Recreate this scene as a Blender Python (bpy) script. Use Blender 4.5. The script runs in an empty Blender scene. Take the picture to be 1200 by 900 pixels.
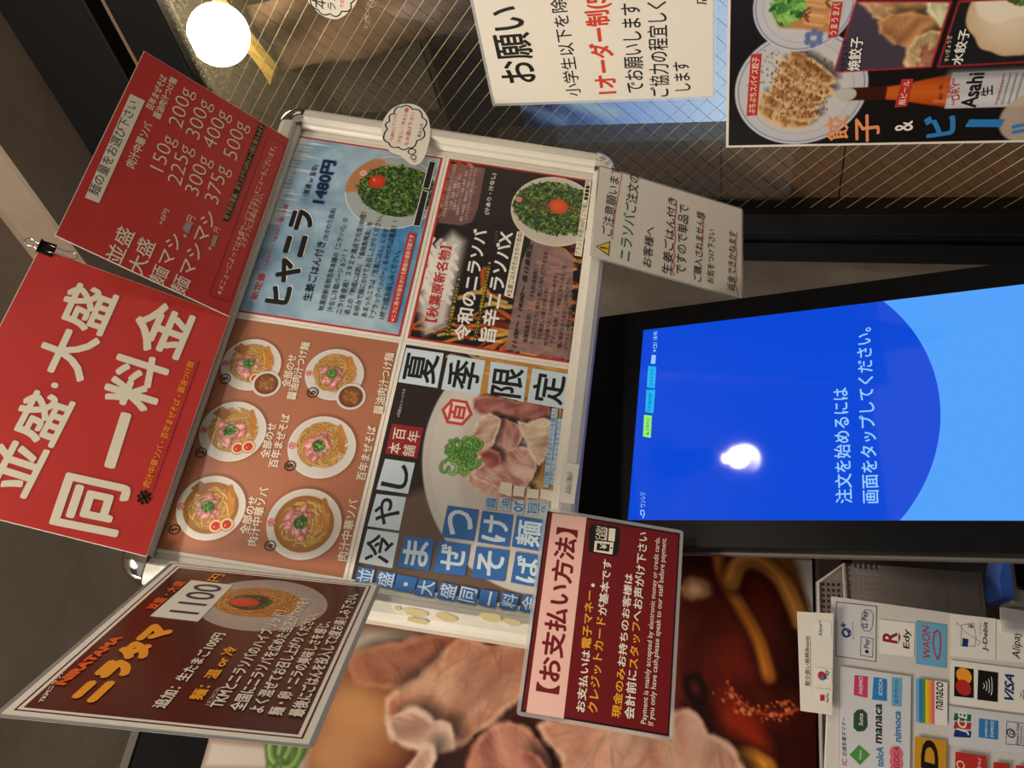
import bpy, bmesh, math, random
import numpy as np
from mathutils import Matrix, Vector
sc = bpy.context.scene
col = sc.collection
# ------------------------------------------------------------------ camera
cam = bpy.data.objects.new('camera', bpy.data.cameras.new('camera')); col.objects.link(cam)
cam.data.lens = 30.0; cam.data.sensor_width = 36.0; cam.data.sensor_fit = 'HORIZONTAL'; cam.data.clip_start = 0.02
cam.matrix_world = Matrix(((0.0603694, 0.9981761, 0.0, 0.0), (0.2765261, -0.0167242, -0.9608609, 0.0), (-0.9591084, 0.0580066, -0.2770313, 1.45), (0, 0, 0, 1)))
sc.camera = cam
# ------------------------------------------------------------------ world, lights, exposure
sc.view_settings.view_transform = 'Standard'; sc.view_settings.look = 'None'; sc.view_settings.gamma = 1.0; sc.view_settings.exposure = 0.0
sc.view_settings.use_curve_mapping = False
w = bpy.data.worlds.new('world'); sc.world = w; w.use_nodes = True
w.node_tree.nodes['Background'].inputs[0].default_value = (1.0, 0.92, 0.84, 1); w.node_tree.nodes['Background'].inputs[1].default_value = 0.4
def area(name, loc, aim, size, power, rgb):
    l = bpy.data.lights.new(name, 'AREA'); l.shape = 'DISK'; l.size = size; l.energy = power; l.color = rgb
    o = bpy.data.objects.new(name, l); col.objects.link(o); o.location = loc
    o.rotation_euler = (Vector(aim) - Vector(loc)).to_track_quat('-Z', 'Y').to_euler(); return o
area('shop_light', (-0.75, -0.55, 2.6), (0.0, 0.9, 1.75), 0.5, 46, (1.0, 0.88, 0.73))
area('shop_light', (0.55, -0.75, 2.6), (0.1, 0.9, 1.7), 0.35, 6, (1.0, 0.89, 0.75))
def spot(name, loc, aim, power, deg, rgb):
    l = bpy.data.lights.new(name, 'SPOT'); l.energy = power; l.spot_size = math.radians(deg); l.spot_blend = 0.8; l.shadow_soft_size = 0.05; l.color = rgb
    o = bpy.data.objects.new(name, l); col.objects.link(o); o.location = loc; o.rotation_euler = (Vector(aim) - Vector(loc)).to_track_quat('-Z', 'Y').to_euler(); return o
spot('added_sign_spot', (1.0, -0.25, 2.5), (-0.22, 0.66, 1.93), 36, 34, (1.0, 0.9, 0.76))  # unseen spot, added to brighten the price sign and red cards
# ---- marks measured on the sheets: units of 0.1 mm in each sheet frame
DATA={
'redL':[
 ('T','headline_lettering','並盛',-1235,158,-124,99,453,'cream',3,''),
 ('D','headline_lettering',-11,351,33,'cream',0),
 ('T','headline_lettering','大盛',99,120,1242,114,506,'cream',3,''),
 ('T','headline_lettering','同',-1375,-730,-827,-699,631,'cream',3,''),
 ('T','headline_lettering','一',-702,-478,-67,-440,106,'cream',3,''),
 ('T','headline_lettering','料',-7,-642,657,-636,552,'cream',3,''),
 ('T','headline_lettering','金',677,-685,1342,-705,577,'cream',3,''),
 ('T','note_lettering','肉汁中華ソバ・百年まぜそば・醤油つけ麺',-794,-858,745,-857,0,'orange',1,''),
 ('L','note_lettering',[(-802,-898),(784,-894)],'ink',6,0),
 ('T','note_lettering','※',-980,-911,-824,-905,138,'ink',1.2,''),
],
'redR':[
 ('Q','title_strip',[(-847,887),(717,923),(734,753),(-831,739)],'cream'),
 ('T','title_lettering','麺の量をお選び下さい',-764,774,645,801,116,'ink',0.5,''),
 ('T','size_lettering','肉汁中華ソバ',-212,557,473,562,0,'cream',2,''),
 ('T','size_lettering','百年まぜそば',652,632,1216,633,0,'cream',2,''),
 ('T','size_lettering','醤油肉汁つけ麺',590,524,1265,523,0,'cream',2,''),
 ('T','size_lettering','並盛',-1433,294,-965,285,183,'cream',1,''),
 ('T','size_lettering','大盛',-1439,46,-973,40,188,'cream',1,''),
 ('T','size_lettering','麺マシ',-1444,-197,-750,-209,183,'cream',0.6,''),
 ('T','size_lettering','麺マシマシ',-1446,-447,-246,-476,188,'cream',0.6,''),
 ('T','price_lettering','+0円',-728,54,-498,46,59,'cream',0,''),
 ('T','price_lettering','+',-735,-235,-682,-235,0,'cream',0,''),
 ('T','price_lettering','円',-508,-253,-417,-250,0,'cream',0,''),
 ('Q','price_lettering',[(-645,-157),(-535,-165),(-517,-238),(-666,-237)],'scrib'),
 ('T','price_lettering','+',-733,-547,-680,-543,0,'cream',0,''),
 ('T','price_lettering','円',-460,-552,-396,-550,0,'cream',0,''),
 ('Q','price_lettering',[(-671,-515),(-517,-506),(-501,-555),(-661,-560)],'scrib'),
 ('T','size_lettering','150g',-64,267,453,293,173,'cream',-1.6,'b'),
 ('T','size_lettering','200g',631,267,1232,321,179,'cream',-1.6,'b'),
 ('T','size_lettering','225g',-122,34,457,81,176,'cream',-1.6,'b'),
 ('T','size_lettering','300g',613,43,1217,76,183,'cream',-1.6,'b'),
 ('T','size_lettering','300g',-136,-184,443,-164,180,'cream',-1.6,'b'),
 ('T','size_lettering','400g',593,-167,1214,-170,186,'cream',-1.6,'b'),
 ('T','size_lettering','375g',-106,-428,452,-397,185,'cream',-1.6,'b'),
 ('T','size_lettering','500g',618,-450,1216,-415,192,'cream',-1.6,'b'),
 ('Q','weight_strip',[(-254,-543),(1348,-551),(1363,-628),(-250,-610)],'ink'),
 ('T','weight_lettering','茹で前の重量。茹で上がりは約1.5〜2倍に膨らみます',-229,-600,1346,-622,0,'gold',0.5,''),
 ('L','box_lettering',[(-1286,-694),(1226,-709),(1265,-963),(-1246,-949)],'ink',5,1),
 ('T','box_lettering','※メニューによっては大盛サービスでないメニューもございます。',-1221,-825,1145,-856,0,'cream',0,''),
 ('T','box_lettering','スタッフにお尋ね下さい。',-480,-901,383,-905,0,'cream',0,''),
],
'hiya':[
 ('T','heading_lettering','新定番',246,1853,645,1855,94,'red',2,''),
 ('T','heading_lettering','11:00〜・18:00〜各15食',702,1866,1753,1861,59,'red',1.2,''),
 ('T','title_lettering','ヒ',233,1470,510,1478,292,'ink',6,'s'),
 ('T','title_lettering','ヤ',562,1428,939,1457,307,'ink',6,'s'),
 ('T','title_lettering','ニ',959,1479,1301,1488,265,'ink',6,'s'),
 ('T','title_lettering','ラ',1364,1478,1702,1482,303,'ink',6,'s'),
 ('T','heading_lettering','生姜ごはん付き',342,1216,1248,1250,110,'ink',1.5,''),
 ('T','heading_lettering','(おかわり自由)',1275,1227,1797,1238,0,'ink',0.6,''),
 ('T','price_lettering','(普通 or 旨辛)',1922,1643,2461,1631,0,'ink',1,''),
 ('T','price_lettering','1480円',1840,1414,2573,1432,174,'ink',3,'o'),
 ('T','body_lettering','秋葉原新名物百年本舗の『ニラソバ』の',233,1031,1669,1057,0,'ink',1,''),
 ('T','body_lettering','汁なし冷麺バージョン！！',237,922,1171,937,0,'ink',1,''),
 ('T','body_lettering','ニラ1束使用！スタミナ満点で元気100倍！',227,806,1805,844,0,'ink',1,''),
 ('T','body_lettering','卓上の『熟成にぼ酢』『香味魚辣油』を',234,708,1665,734,0,'ink',1,''),
 ('T','body_lettering','お好みで麺にかけてお召し上がりください。',234,604,1791,634,0,'ink',1,''),
 ('T','body_lettering','あまったニラは『生姜ごはん』にのせ',236,499,1601,515,0,'ink',1,''),
 ('T','body_lettering','『ブラックペッパー』をかければ最高！！',244,391,1740,416,0,'ink',1,''),
 ('T','body_lettering','1杯で3度お楽しみください。',246,278,1279,294,0,'ink',1,''),
 ('Q','red_strip',[(225,241),(1591,253),(1593,147),(221,131)],'red'),
 ('T','strip_lettering','※ニラに熱々の油をかける動画の撮影可能です',241,151,1562,169,0,'cream',1,''),
 ('Q','chopstick_bars',[(2348,215),(2825,209),(2816,120),(2347,124)],'ink2'),
 ('Q','chopstick_bars',[(1711,216),(2310,208),(2296,125),(1717,123)],'ink2'),
 ('L','chopstick_bars',[(2348,215),(2825,209),(2816,120),(2347,124)],'white',9,1),
 ('L','chopstick_bars',[(1711,216),(2310,208),(2296,125),(1717,123)],'white',9,1),
 ('P','plate',[(2208,600),(2184,1117),(1520,387)]),
 ('P','herb',[(2248,528),(2023,890),(1748,395)]),
 ('P','yolk',[(2344,827),(2323,937)]),
 ('P','logo',[(2452,1037),(2439,1105)]),
],
'reiwa':[
 ('T','tag_lettering','【秋葉原新名物】',318,-353,1472,-339,153,'red',2.5,''),
 ('T','title_lettering','令和のニラソバ',127,-788,1820,-759,200,'white',3,''),
 ('T','title_lettering','旨辛ニラソバX',156,-1101,1844,-1094,211,'white',3,''),
 ('Q','black_strips',[(155,-490),(1022,-485),(1017,-539),(149,-539)],'ink'),
 ('T','strip_lettering','★ニラソバの新定番！まずはコチラ！★',159,-534,1015,-533,0,'yellow',0.6,''),
 ('Q','black_strips',[(146,-833),(1340,-828),(1334,-880),(141,-883)],'ink'),
 ('T','strip_lettering','★ニラと旨辛ブレンド唐辛子の中毒性がマシはまる！★',150,-875,1333,-874,0,'yellow',0.6,''),
 ('T','title_lettering','(汁あり・汁なし)',2074,-733,2787,-723,73,'white',2,''),
 ('T','title_lettering','エックス',1664,-905,1836,-887,0,'grey',0,''),
 ('Q','scribble_patch',[(1938,-778),(2266,-752),(2755,-728),(2807,-822),(2816,-981),(2797,-1026),(2608,-1032),(2535,-954),(2430,-944),(2145,-994),(1939,-999),(1928,-886)],'ink2'),
 ('Q','white_banner',[(858,-1106),(1875,-1129),(1894,-1230),(834,-1219)],'cream'),
 ('T','banner_lettering','※生姜ごはん付き(おかわり自由)',854,-1207,1867,-1215,0,'ink',1,''),
 ('T','hours_lettering','11:00〜・18:00〜 各15食限定',133,-1363,1735,-1361,71,'ink',2.5,'i'),
 ('T','body_lettering','秋葉原新名物！！\u3000ニラを約1束使用！！',230,-1485,1389,-1478,0,'ink',0.7,''),
 ('T','body_lettering','たっぷりのニラに熱々に熱した和牛アブラを注ぎ…',221,-1571,1682,-1571,0,'ink',0.7,''),
 ('T','body_lettering','ニラの香ばしい香りが堪らない',226,-1652,1089,-1643,0,'ink',0.7,''),
 ('T','body_lettering','他では食べることの出来ない一杯です。',226,-1733,1302,-1742,0,'ink',0.7,''),
 ('T','body_lettering','『ブランド生卵』と『特製ニラペースト』を',227,-1815,1455,-1831,0,'ink',0.7,''),
 ('T','body_lettering','麺に絡めながらお召し上がりください。',224,-1900,1293,-1914,0,'ink',0.7,''),
 ('T','body_lettering','ビールとの相性が最高！！生姜ごはんもオススメ！',225,-1983,1632,-1984,0,'ink',0.7,''),
 ('Q','white_label',[(1631,-1914),(2905,-1928),(2908,-2009),(1628,-2004)],'cream'),
 ('T','label_lettering','ブランド卵黄100円 ニラ増し■■■■円',1645,-1986,2888,-2001,0,'ink',0.5,''),
 ('T','option_lettering','△△△ お好みをお選びください △△△',1923,-167,2842,-163,0,'pale',0.2,''),
 ('T','option_lettering','①卵〔追飯・増量なし〕',2112,-232,2633,-221,0,'pale',0.2,''),
 ('T','option_lettering','②唐辛子〔なし・普通・多め〕',2059,-283,2686,-266,0,'pale',0.2,''),
 ('T','option_lettering','③和牛アブラ〔少なめ・普通・多め〕',1987,-336,2755,-339,0,'pale',0.2,''),
 ('T','option_lettering','満足〔1食限定・増量追加、ご利用いただけます〕',1896,-401,2854,-394,0,'pale',0.2,''),
 ('T','option_lettering','リクエストなどご注文時にお伝えください',1939,-462,2821,-450,0,'pale',0.2,''),
 ('P','panel',[(2848,-85),(2854,-557),(2145,-565),(1920,-528),(1835,-403),(1822,-88)]),
 ('P','panel2',[(94,-1230),(1409,-1252),(1862,-1339),(1629,-1901),(88,-2034)]),
 ('P','plate',[(2307,-1572),(2205,-1043),(1680,-1647)]),
 ('P','herb',[(2351,-1580),(2269,-1159),(1800,-1646)]),
 ('P','yolk',[(2391,-1612),(2367,-1488)]),
 ('P','logo',[(2405,-1078),(2396,-1029)]),
 ('P','cloud',[(562,-61),(1326,-87),(1725,-304),(1599,-487),(312,-477),(127,-237)]),
],
'bowls':[
 ('P','b1',[(-2404,1608),(-2457,1933),(-2021,1727)]),
 ('T','number_lettering','①',-2742,1836,-2632,1862,121,'ink',2,''),
 ('P','b2',[(-1494,1639),(-1554,1986),(-1123,1749)]),
 ('T','number_lettering','②',-1852,1830,-1731,1857,127,'ink',2,''),
 ('P','b3',[(-631,1677),(-685,1984),(-270,1781)]),
 ('T','number_lettering','③',-923,1836,-790,1864,133,'ink',2,''),
 ('P','b4',[(-2419,585),(-2480,958),(-2015,689)]),
 ('T','number_lettering','④',-2756,805,-2646,825,122,'ink',2,''),
 ('P','b5',[(-1516,616),(-1577,975),(-1134,711)]),
 ('T','number_lettering','⑤',-1847,830,-1726,851,128,'ink',2,''),
 ('P','b6',[(-592,695),(-649,1015),(-244,780)]),
 ('T','number_lettering','⑥',-925,808,-793,830,134,'ink',2,''),
 ('P','s3',[(-848,1436),(-877,1599)]),
 ('P','s6',[(-844,441),(-874,608)]),
 ('T','name_lettering','全部のせ',-2631,1129,-2208,1145,0,'cream',2,''),
 ('T','name_lettering','肉汁中華ソバ',-2740,1011,-2088,1053,0,'cream',2,''),
 ('T','name_lettering','全部のせ',-1750,1154,-1322,1180,0,'cream',2,''),
 ('T','name_lettering','百年まぜそば',-1847,1033,-1189,1052,0,'cream',2,''),
 ('T','name_lettering','全部のせ',-850,1157,-419,1183,0,'cream',2,''),
 ('T','name_lettering','醤油肉汁つけ麺',-1002,1053,-229,1072,0,'cream',2,''),
 ('T','name_lettering','肉汁中華ソバ',-2752,39,-2067,67,0,'cream',2,''),
 ('T','name_lettering','百年まぜそば',-1836,48,-1171,62,0,'cream',2,''),
 ('T','name_lettering','醤油肉汁つけ麺',-1013,33,-196,60,0,'cream',2,''),
],
'hiyashi':[
 ('Q','season_tiles',[(-564,-57),(-94,-58),(-89,-514),(-562,-523)],'iceblue'),
 ('T','season_lettering','夏',-525,-485,-128,-478,391,'ink',2,''),
 ('Q','season_tiles',[(-572,-571),(-98,-572),(-101,-1024),(-565,-1026)],'iceblue'),
 ('T','season_lettering','季',-529,-990,-139,-988,383,'ink',2,''),
 ('Q','season_tiles',[(-528,-1112),(-102,-1086),(-104,-1538),(-572,-1550)],'iceblue'),
 ('T','season_lettering','限',-533,-1514,-141,-1503,368,'ink',2,''),
 ('Q','season_tiles',[(-565,-1590),(-106,-1594),(-108,-2049),(-581,-2041)],'iceblue'),
 ('T','season_lettering','定',-543,-2006,-146,-2012,380,'ink',2,''),
 ('Q','chilled_tiles',[(-1911,-92),(-1540,-111),(-1535,-449),(-1906,-444)],'iceblue'),
 ('T','chilled_lettering','し',-1870,-410,-1573,-414,282,'ink',2.2,''),
 ('Q','chilled_tiles',[(-2338,-89),(-1963,-104),(-1949,-433),(-2333,-434)],'iceblue'),
 ('T','chilled_lettering','や',-2296,-400,-1989,-399,276,'ink',2.2,''),
 ('Q','chilled_tiles',[(-2740,-85),(-2368,-96),(-2364,-440),(-2747,-444)],'iceblue'),
 ('T','chilled_lettering','冷',-2709,-409,-2403,-405,287,'ink',2.2,''),
 ('Q','seal',[(-1478,-98),(-1103,-99),(-1094,-464),(-1482,-459)],'darkred'),
 ('T','seal_lettering','本',-1463,-263,-1324,-258,135,'cream',1.2,''),
 ('T','seal_lettering','百',-1286,-279,-1145,-275,136,'cream',1.2,''),
 ('T','seal_lettering','舗',-1470,-424,-1332,-421,135,'cream',1.2,''),
 ('T','seal_lettering','年',-1289,-441,-1148,-438,136,'cream',1.2,''),
 ('Q','dish_tiles',[(-2326,-892),(-1967,-897),(-1959,-1243),(-2319,-1247)],'blue'),
 ('T','dish_lettering','つ',-2285,-1212,-1996,-1208,285,'iceblue',2.5,''),
 ('Q','dish_tiles',[(-2321,-1286),(-1965,-1283),(-1957,-1624),(-2324,-1631)],'blue'),
 ('T','dish_lettering','け',-2288,-1596,-1995,-1590,276,'iceblue',2.5,''),
 ('Q','dish_tiles',[(-2312,-1656),(-1959,-1664),(-1960,-1983),(-2317,-1989)],'blue'),
 ('T','dish_lettering','麺',-2282,-1956,-1996,-1951,267,'iceblue',2.5,''),
 ('Q','dish_tiles',[(-2724,-488),(-2380,-508),(-2368,-824),(-2715,-832)],'blue'),
 ('T','dish_lettering','ま',-2682,-798,-2405,-791,276,'iceblue',2.5,''),
 ('Q','dish_tiles',[(-2719,-878),(-2367,-881),(-2364,-1216),(-2711,-1214)],'blue'),
 ('T','dish_lettering','ぜ',-2677,-1181,-2399,-1182,270,'iceblue',2.5,''),
 ('Q','dish_tiles',[(-2711,-1282),(-2372,-1283),(-2362,-1636),(-2700,-1637)],'blue'),
 ('T','dish_lettering','そ',-2668,-1601,-2398,-1601,284,'iceblue',2.5,''),
 ('Q','dish_tiles',[(-2698,-1700),(-2362,-1709),(-2361,-2006),(-2710,-2002)],'blue'),
 ('T','dish_lettering','ば',-2675,-1972,-2396,-1976,242,'iceblue',2.5,''),
 ('Q','portion_tiles',[(-2954,-89),(-2787,-96),(-2785,-276),(-2954,-275)],'blue'),
 ('T','portion_lettering','並',-2943,-263,-2797,-263,160,'iceblue',1,''),
 ('Q','portion_tiles',[(-2957,-302),(-2794,-315),(-2791,-498),(-2964,-493)],'blue'),
 ('T','portion_lettering','盛',-2952,-480,-2803,-484,164,'iceblue',1,''),
 ('Q','portion_tiles',[(-2970,-502),(-2804,-512),(-2807,-730),(-2977,-715)],'blue'),
 ('D','portion_lettering',-2892,-619,22,'iceblue',0),
 ('Q','portion_tiles',[(-2986,-728),(-2816,-746),(-2812,-932),(-2984,-927)],'blue'),
 ('T','portion_lettering','大',-2973,-914,-2825,-918,172,'iceblue',1,''),
 ('Q','portion_tiles',[(-2987,-957),(-2812,-981),(-2820,-1169),(-2990,-1150)],'blue'),
 ('T','portion_lettering','盛',-2978,-1138,-2831,-1154,165,'iceblue',1,''),
 ('Q','portion_tiles',[(-2990,-1173),(-2816,-1195),(-2823,-1386),(-2991,-1373)],'blue'),
 ('T','portion_lettering','同',-2979,-1360,-2834,-1371,172,'iceblue',1,''),
 ('Q','portion_tiles',[(-2984,-1394),(-2819,-1412),(-2820,-1591),(-2989,-1576)],'blue'),
 ('L','portion_lettering',[(-2970,-1506),(-2839,-1515)],'iceblue',22,0),
 ('Q','portion_tiles',[(-2990,-1616),(-2813,-1635),(-2814,-1814),(-2983,-1797)],'blue'),
 ('T','portion_lettering','料',-2972,-1785,-2827,-1800,154,'iceblue',1,''),
 ('Q','portion_tiles',[(-2985,-1830),(-2808,-1858),(-2806,-2007),(-2977,-2003)],'blue'),
 ('T','portion_lettering','金',-2965,-1992,-2819,-1995,148,'iceblue',1,''),
 ('Q','flavour_tiles',[(-1933,-1299),(-1794,-1298),(-1791,-1420),(-1933,-1426)],'iceblue2'),
 ('T','flavour_lettering','醤',-1924,-1417,-1801,-1412,109,'blue',1.5,''),
 ('Q','flavour_tiles',[(-1923,-1461),(-1781,-1458),(-1779,-1573),(-1920,-1577)],'iceblue2'),
 ('T','flavour_lettering','油',-1910,-1569,-1789,-1565,100,'blue',1.5,''),
 ('Q','flavour_tiles',[(-1930,-1615),(-1781,-1610),(-1780,-1721),(-1929,-1726)],'iceblue2'),
 ('T','flavour_lettering','or',-1918,-1718,-1790,-1714,95,'blue',1.5,''),
 ('Q','flavour_tiles',[(-1924,-1757),(-1783,-1753),(-1770,-1879),(-1919,-1883)],'iceblue2'),
 ('T','flavour_lettering','旨',-1910,-1873,-1781,-1871,108,'blue',1.5,''),
 ('Q','flavour_tiles',[(-1920,-1909),(-1790,-1909),(-1784,-1997),(-1912,-2000)],'iceblue2'),
 ('T','flavour_lettering','辛',-1903,-1994,-1794,-1991,78,'blue',1.5,''),
 ('Q','correction_tape',[(-1734,-1435),(-1599,-1431),(-1603,-1560),(-1762,-1575)],'cream'),
 ('Q','correction_tape',[(-1743,-1588),(-1624,-1587),(-1621,-1707),(-1739,-1711)],'cream'),
 ('Q','correction_tape',[(-1743,-1740),(-1633,-1738),(-1628,-1869),(-1729,-1874)],'cream'),
 ('Q','correction_tape',[(-1726,-1889),(-1612,-1883),(-1615,-2052),(-1742,-2051)],'cream'),
 ('Q','notice_strips',[(-1588,-1904),(-598,-1888),(-595,-1959),(-1587,-1965)],'iceblue2'),
 ('Q','notice_strips',[(-1544,-1968),(-724,-1970),(-718,-2027),(-1549,-2020)],'iceblue2'),
 ('T','notice_lettering','つけ麺・まぜそばチケットを購入し',-1576,-1955,-601,-1949,0,'blue',0.8,''),
 ('T','notice_lettering','『冷やし』でとご注文下さい。',-1539,-2014,-742,-2026,0,'blue',0.8,''),
 ('T','notice_lettering','※写真はイメージです',-1016,-169,-647,-170,0,'pale',0.2,''),
 ('P','sheet',[(-3022,-81),(-38,-36),(-60,-2054),(-3084,-1951)]),
 ('P','logo',[(-829,-804),(-861,-620)]),
 ('P','bowl',[(-1558,-1528),(-1757,-591),(-445,-1241)]),
 ('P','negi',[(-1354,-956),(-1373,-718),(-1727,-1020)]),
 ('P','pork',[(-621,-1039),(-754,-1865),(-1548,-1844),(-1789,-1404),(-1718,-1077),(-1121,-1038)]),
 ('P','S1',[(-632,-978),(-572,-1135),(-592,-1471),(-538,-1651),(-582,-1852),(-733,-1855),(-808,-1687),(-852,-1508),(-814,-1255),(-806,-1089),(-745,-989)]),
 ('P','S2',[(-1256,-1020),(-984,-1056),(-864,-1099),(-789,-1190),(-841,-1309),(-1034,-1289),(-1311,-1210),(-1349,-1116)]),
 ('P','S3',[(-1298,-1160),(-1237,-1259),(-1265,-1356),(-1389,-1391),(-1448,-1272)]),
 ('P','S4',[(-890,-1205),(-826,-1319),(-870,-1510),(-982,-1587),(-1169,-1532),(-1242,-1361),(-1244,-1220)]),
 ('P','S5',[(-835,-1526),(-849,-1631),(-742,-1802),(-790,-1919),(-1058,-1927),(-1327,-1836),(-1221,-1741),(-1059,-1659)]),
 ('P','S6',[(-1468,-1175),(-1291,-1328),(-1158,-1470),(-1160,-1713),(-1363,-1800),(-1588,-1730),(-1668,-1504),(-1624,-1260),(-1566,-1100)]),
 ('P','S7',[(-1540,-1079),(-1618,-1299),(-1668,-1504),(-1614,-1754),(-1783,-1737),(-1796,-1484),(-1736,-1219),(-1655,-1075)]),
 ('P','N1',[(-1433,-1769),(-1244,-1865),(-1095,-1968),(-1561,-2020),(-1712,-1865),(-1711,-1747)]),
 ('P','N2',[(-437,-1826),(-458,-1975),(-781,-1972),(-747,-1906)]),
],
'nira':[
 ('T','title_lettering','TKMニラソバ',-1306,853,-836,934,38,'cream',3,''),
 ('T','title_lettering','NIRATAMA',-1062,831,-225,778,82,'orange2',8,''),
 ('T','title_lettering','ニラタマ',-1256,496,63,438,260,'orange',11,''),
 ('T','price_lettering','並盛・大盛',342,757,1025,738,99,'orange2',3.5,''),
 ('T','price_lettering','円',1103,460,1302,448,116,'orange',2,''),
 ('P','sticker',[(219,749),(1092,717),(1076,306),(206,326)]),
 ('T','sticker_lettering','1100',333,372,1022,371,262,'navy',0.6,''),
 ('T','body_lettering','追加：生たまご100円',-1236,31,13,13,105,'cream',2.6,''),
 ('T','option_lettering','麺：温 or 冷',-1080,-174,-209,-159,105,'orange',3.5,''),
 ('T','body_lettering','たまごかけごはん',-1140,-244,-870,-242,0,'cream',0.3,''),
 ('T','body_lettering','TKMとニラソバのハイブリッド！',-1155,-350,596,-355,0,'cream',2.6,''),
 ('T','body_lettering','全国にニラソバを広めた当店がTKMを！',-1168,-504,907,-497,0,'cream',2.6,''),
 ('T','body_lettering','よく混ぜてお召し上がりください。',-1171,-640,599,-651,0,'cream',2.6,''),
 ('T','body_lettering','麺・卵・ニラの美味しさを感じ、',-1181,-783,457,-792,0,'cream',2.6,''),
 ('T','body_lettering','最後にごはんを投入して2度お楽しみ下さい。',-1173,-930,1151,-918,0,'cream',2.6,''),
 ('P','plate',[(720,-92),(842,-562),(1395,105)]),
 ('P','noodle',[(745,-36),(830,-361),(1127,78)]),
 ('P','green',[(729,28),(773,-140),(910,83)]),
 ('P','yolk',[(716,78),(742,-23),(848,120)]),
],
'pay':[
 ('Q','header_band',[(-1026,670),(1014,667),(1028,296),(-1025,306)],'pink'),
 ('T','header_lettering','【お支払い方法】',-817,376,868,370,231,'darkred2',3.5,''),
 ('T','body_lettering','お支払いは',-941,107,-354,109,92,'cream',2.2,''),
 ('T','accent_lettering','電子マネー',-336,111,249,131,95,'amber',2.2,''),
 ('D','body_lettering',308,154,19,'cream',0),
 ('T','accent_lettering','クレジットカード',-928,-17,-4,-14,100,'amber',2.2,''),
 ('T','body_lettering','が基本です',17,-17,605,-20,98,'cream',2.2,''),
 ('T','accent_lettering','現金のみ',-938,-242,-471,-256,92,'amber',2.2,''),
 ('T','body_lettering','お持ちのお客様は',-453,-254,494,-253,89,'cream',2.2,''),
 ('T','body_lettering','会計前に',-930,-375,-471,-371,100,'cream',2.2,''),
 ('T','accent_lettering','スタッフ',-456,-377,4,-375,97,'amber',2.2,''),
 ('T','body_lettering','へお声がけ下さい',15,-377,969,-379,104,'cream',2.2,''),
 ('T','english_lettering','Payment is mainly accepted by electronic money or credit cards.',-952,-509,942,-524,0,'cream',0.5,''),
 ('T','english_lettering','If you only have cash,please speak to our staff before payment.',-956,-582,947,-596,0,'cream',0.5,''),
 ('Q','cashless_icon',[(669,240),(903,256),(964,232),(976,-34),(952,-70),(694,-73),(652,-49),(652,214)],'ink'),
 ('T','icon_lettering','CASH',806,130,951,135,49,'cream',1.5,''),
 ('T','icon_lettering','LESS',809,77,954,82,49,'cream',1.5,''),
 ('Q','icon_lettering',[(665,183),(785,183),(799,-18),(667,-16)],'cream'),
 ('Q','icon_lettering2',[(687,157),(763,156),(772,19),(689,22)],'ink'),
 ('T','icon_lettering3','¥',709,49,764,48,74,'cream',2,''),
 ('D','icon_lettering2',734,1,10,'ink',0),
 ('Q','icon_lettering',[(807,74),(946,76),(946,61),(806,60)],'cream'),
 ('Q','icon_lettering',[(809,43),(949,44),(952,-25),(809,-26)],'cream'),
],
'note':[
 ('T','handwriting_lettering','ご注意願います',-362,803,824,753,148,'ink',0.8,''),
 ('L','underline',[(-393,796),(66,781),(741,733)],'red',10,0),
 ('Q','warning_mark',[(-577,1004),(-430,816),(-670,817)],'ink'),
 ('Q','warning_mark2',[(-573,984),(-455,827),(-644,829)],'yellow'),
 ('L','warning_mark3',[(-570,938),(-563,871)],'ink',22,0),
 ('D','warning_mark3',-561,848,11,'ink',0),
 ('T','green_lettering','ニラソバ',-668,527,84,501,0,'green',1.2,''),
 ('T','handwriting_lettering','ご注文の',127,496,775,479,0,'ink',0.8,''),
 ('T','handwriting_lettering','お客様へ',-671,239,-14,218,134,'ink',0.8,''),
 ('T','handwriting_lettering','生姜ごはん付き',-700,-42,578,-79,141,'ink',0.8,''),
 ('L','underline',[(-688,-79),(-608,-49),(-539,-79),(-457,-54),(-388,-78),(-242,-57),(-112,-76),(197,-57),(478,-74)],'red',12,0),
 ('T','handwriting_lettering','ですので単品で',-637,-243,510,-258,0,'ink',0.6,''),
 ('T','handwriting_lettering','ご購入されません様',-672,-464,476,-490,0,'ink',0.6,''),
 ('L','underline',[(-231,-468),(-114,-446),(20,-471),(175,-459),(277,-477),(337,-464),(429,-496)],'red',10,0),
 ('T','handwriting_lettering','お気をつけ下さい',-646,-642,232,-649,0,'ink',0.7,''),
 ('T','handwriting_lettering','返金できかねます',-672,-942,306,-963,0,'ink',0.7,''),
 ('L','underline',[(-717,-992),(-604,-970),(-553,-942),(-468,-969),(-261,-947),(-5,-969),(117,-952),(310,-975)],'red',10,0),
],
'bubble':[
 ('P','outline',[(3085,915),(3236,932),(3384,905),(3502,856),(3601,760),(3641,640),(3622,519),(3542,418),(3402,328),(3216,269),(3054,246),(2874,248),(2722,261),(2622,293),(2580,356),(2594,430),(2643,491),(2700,575),(2732,684),(2795,780),(2903,855)]),
 ('P','scallop',[(3409,816),(3269,839),(3128,840),(2891,775),(2838,634),(2851,497),(2999,413),(3223,372),(3419,421),(3545,578),(3555,739)]),
 ('D','cloud_lettering',2792,439,56,'ink',1),
 ('D','cloud_lettering',2698,398,40,'ink',1),
 ('D','cloud_lettering',2639,373,23,'ink',1),
 ('T','red_lettering','今週のニラソバが',2923,719,3441,769,51,'redink',0.5,''),
 ('T','red_lettering','汁なし・冷たい麺',2896,615,3548,632,57,'redink',0.6,''),
 ('T','red_lettering','もお選び下さい',2883,509,3489,535,57,'redink',0.6,''),
 ('T','handwriting_lettering','めん〜ん',3064,368,3313,384,0,'ink',0.8,''),
],
'bubble2':[
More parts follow.
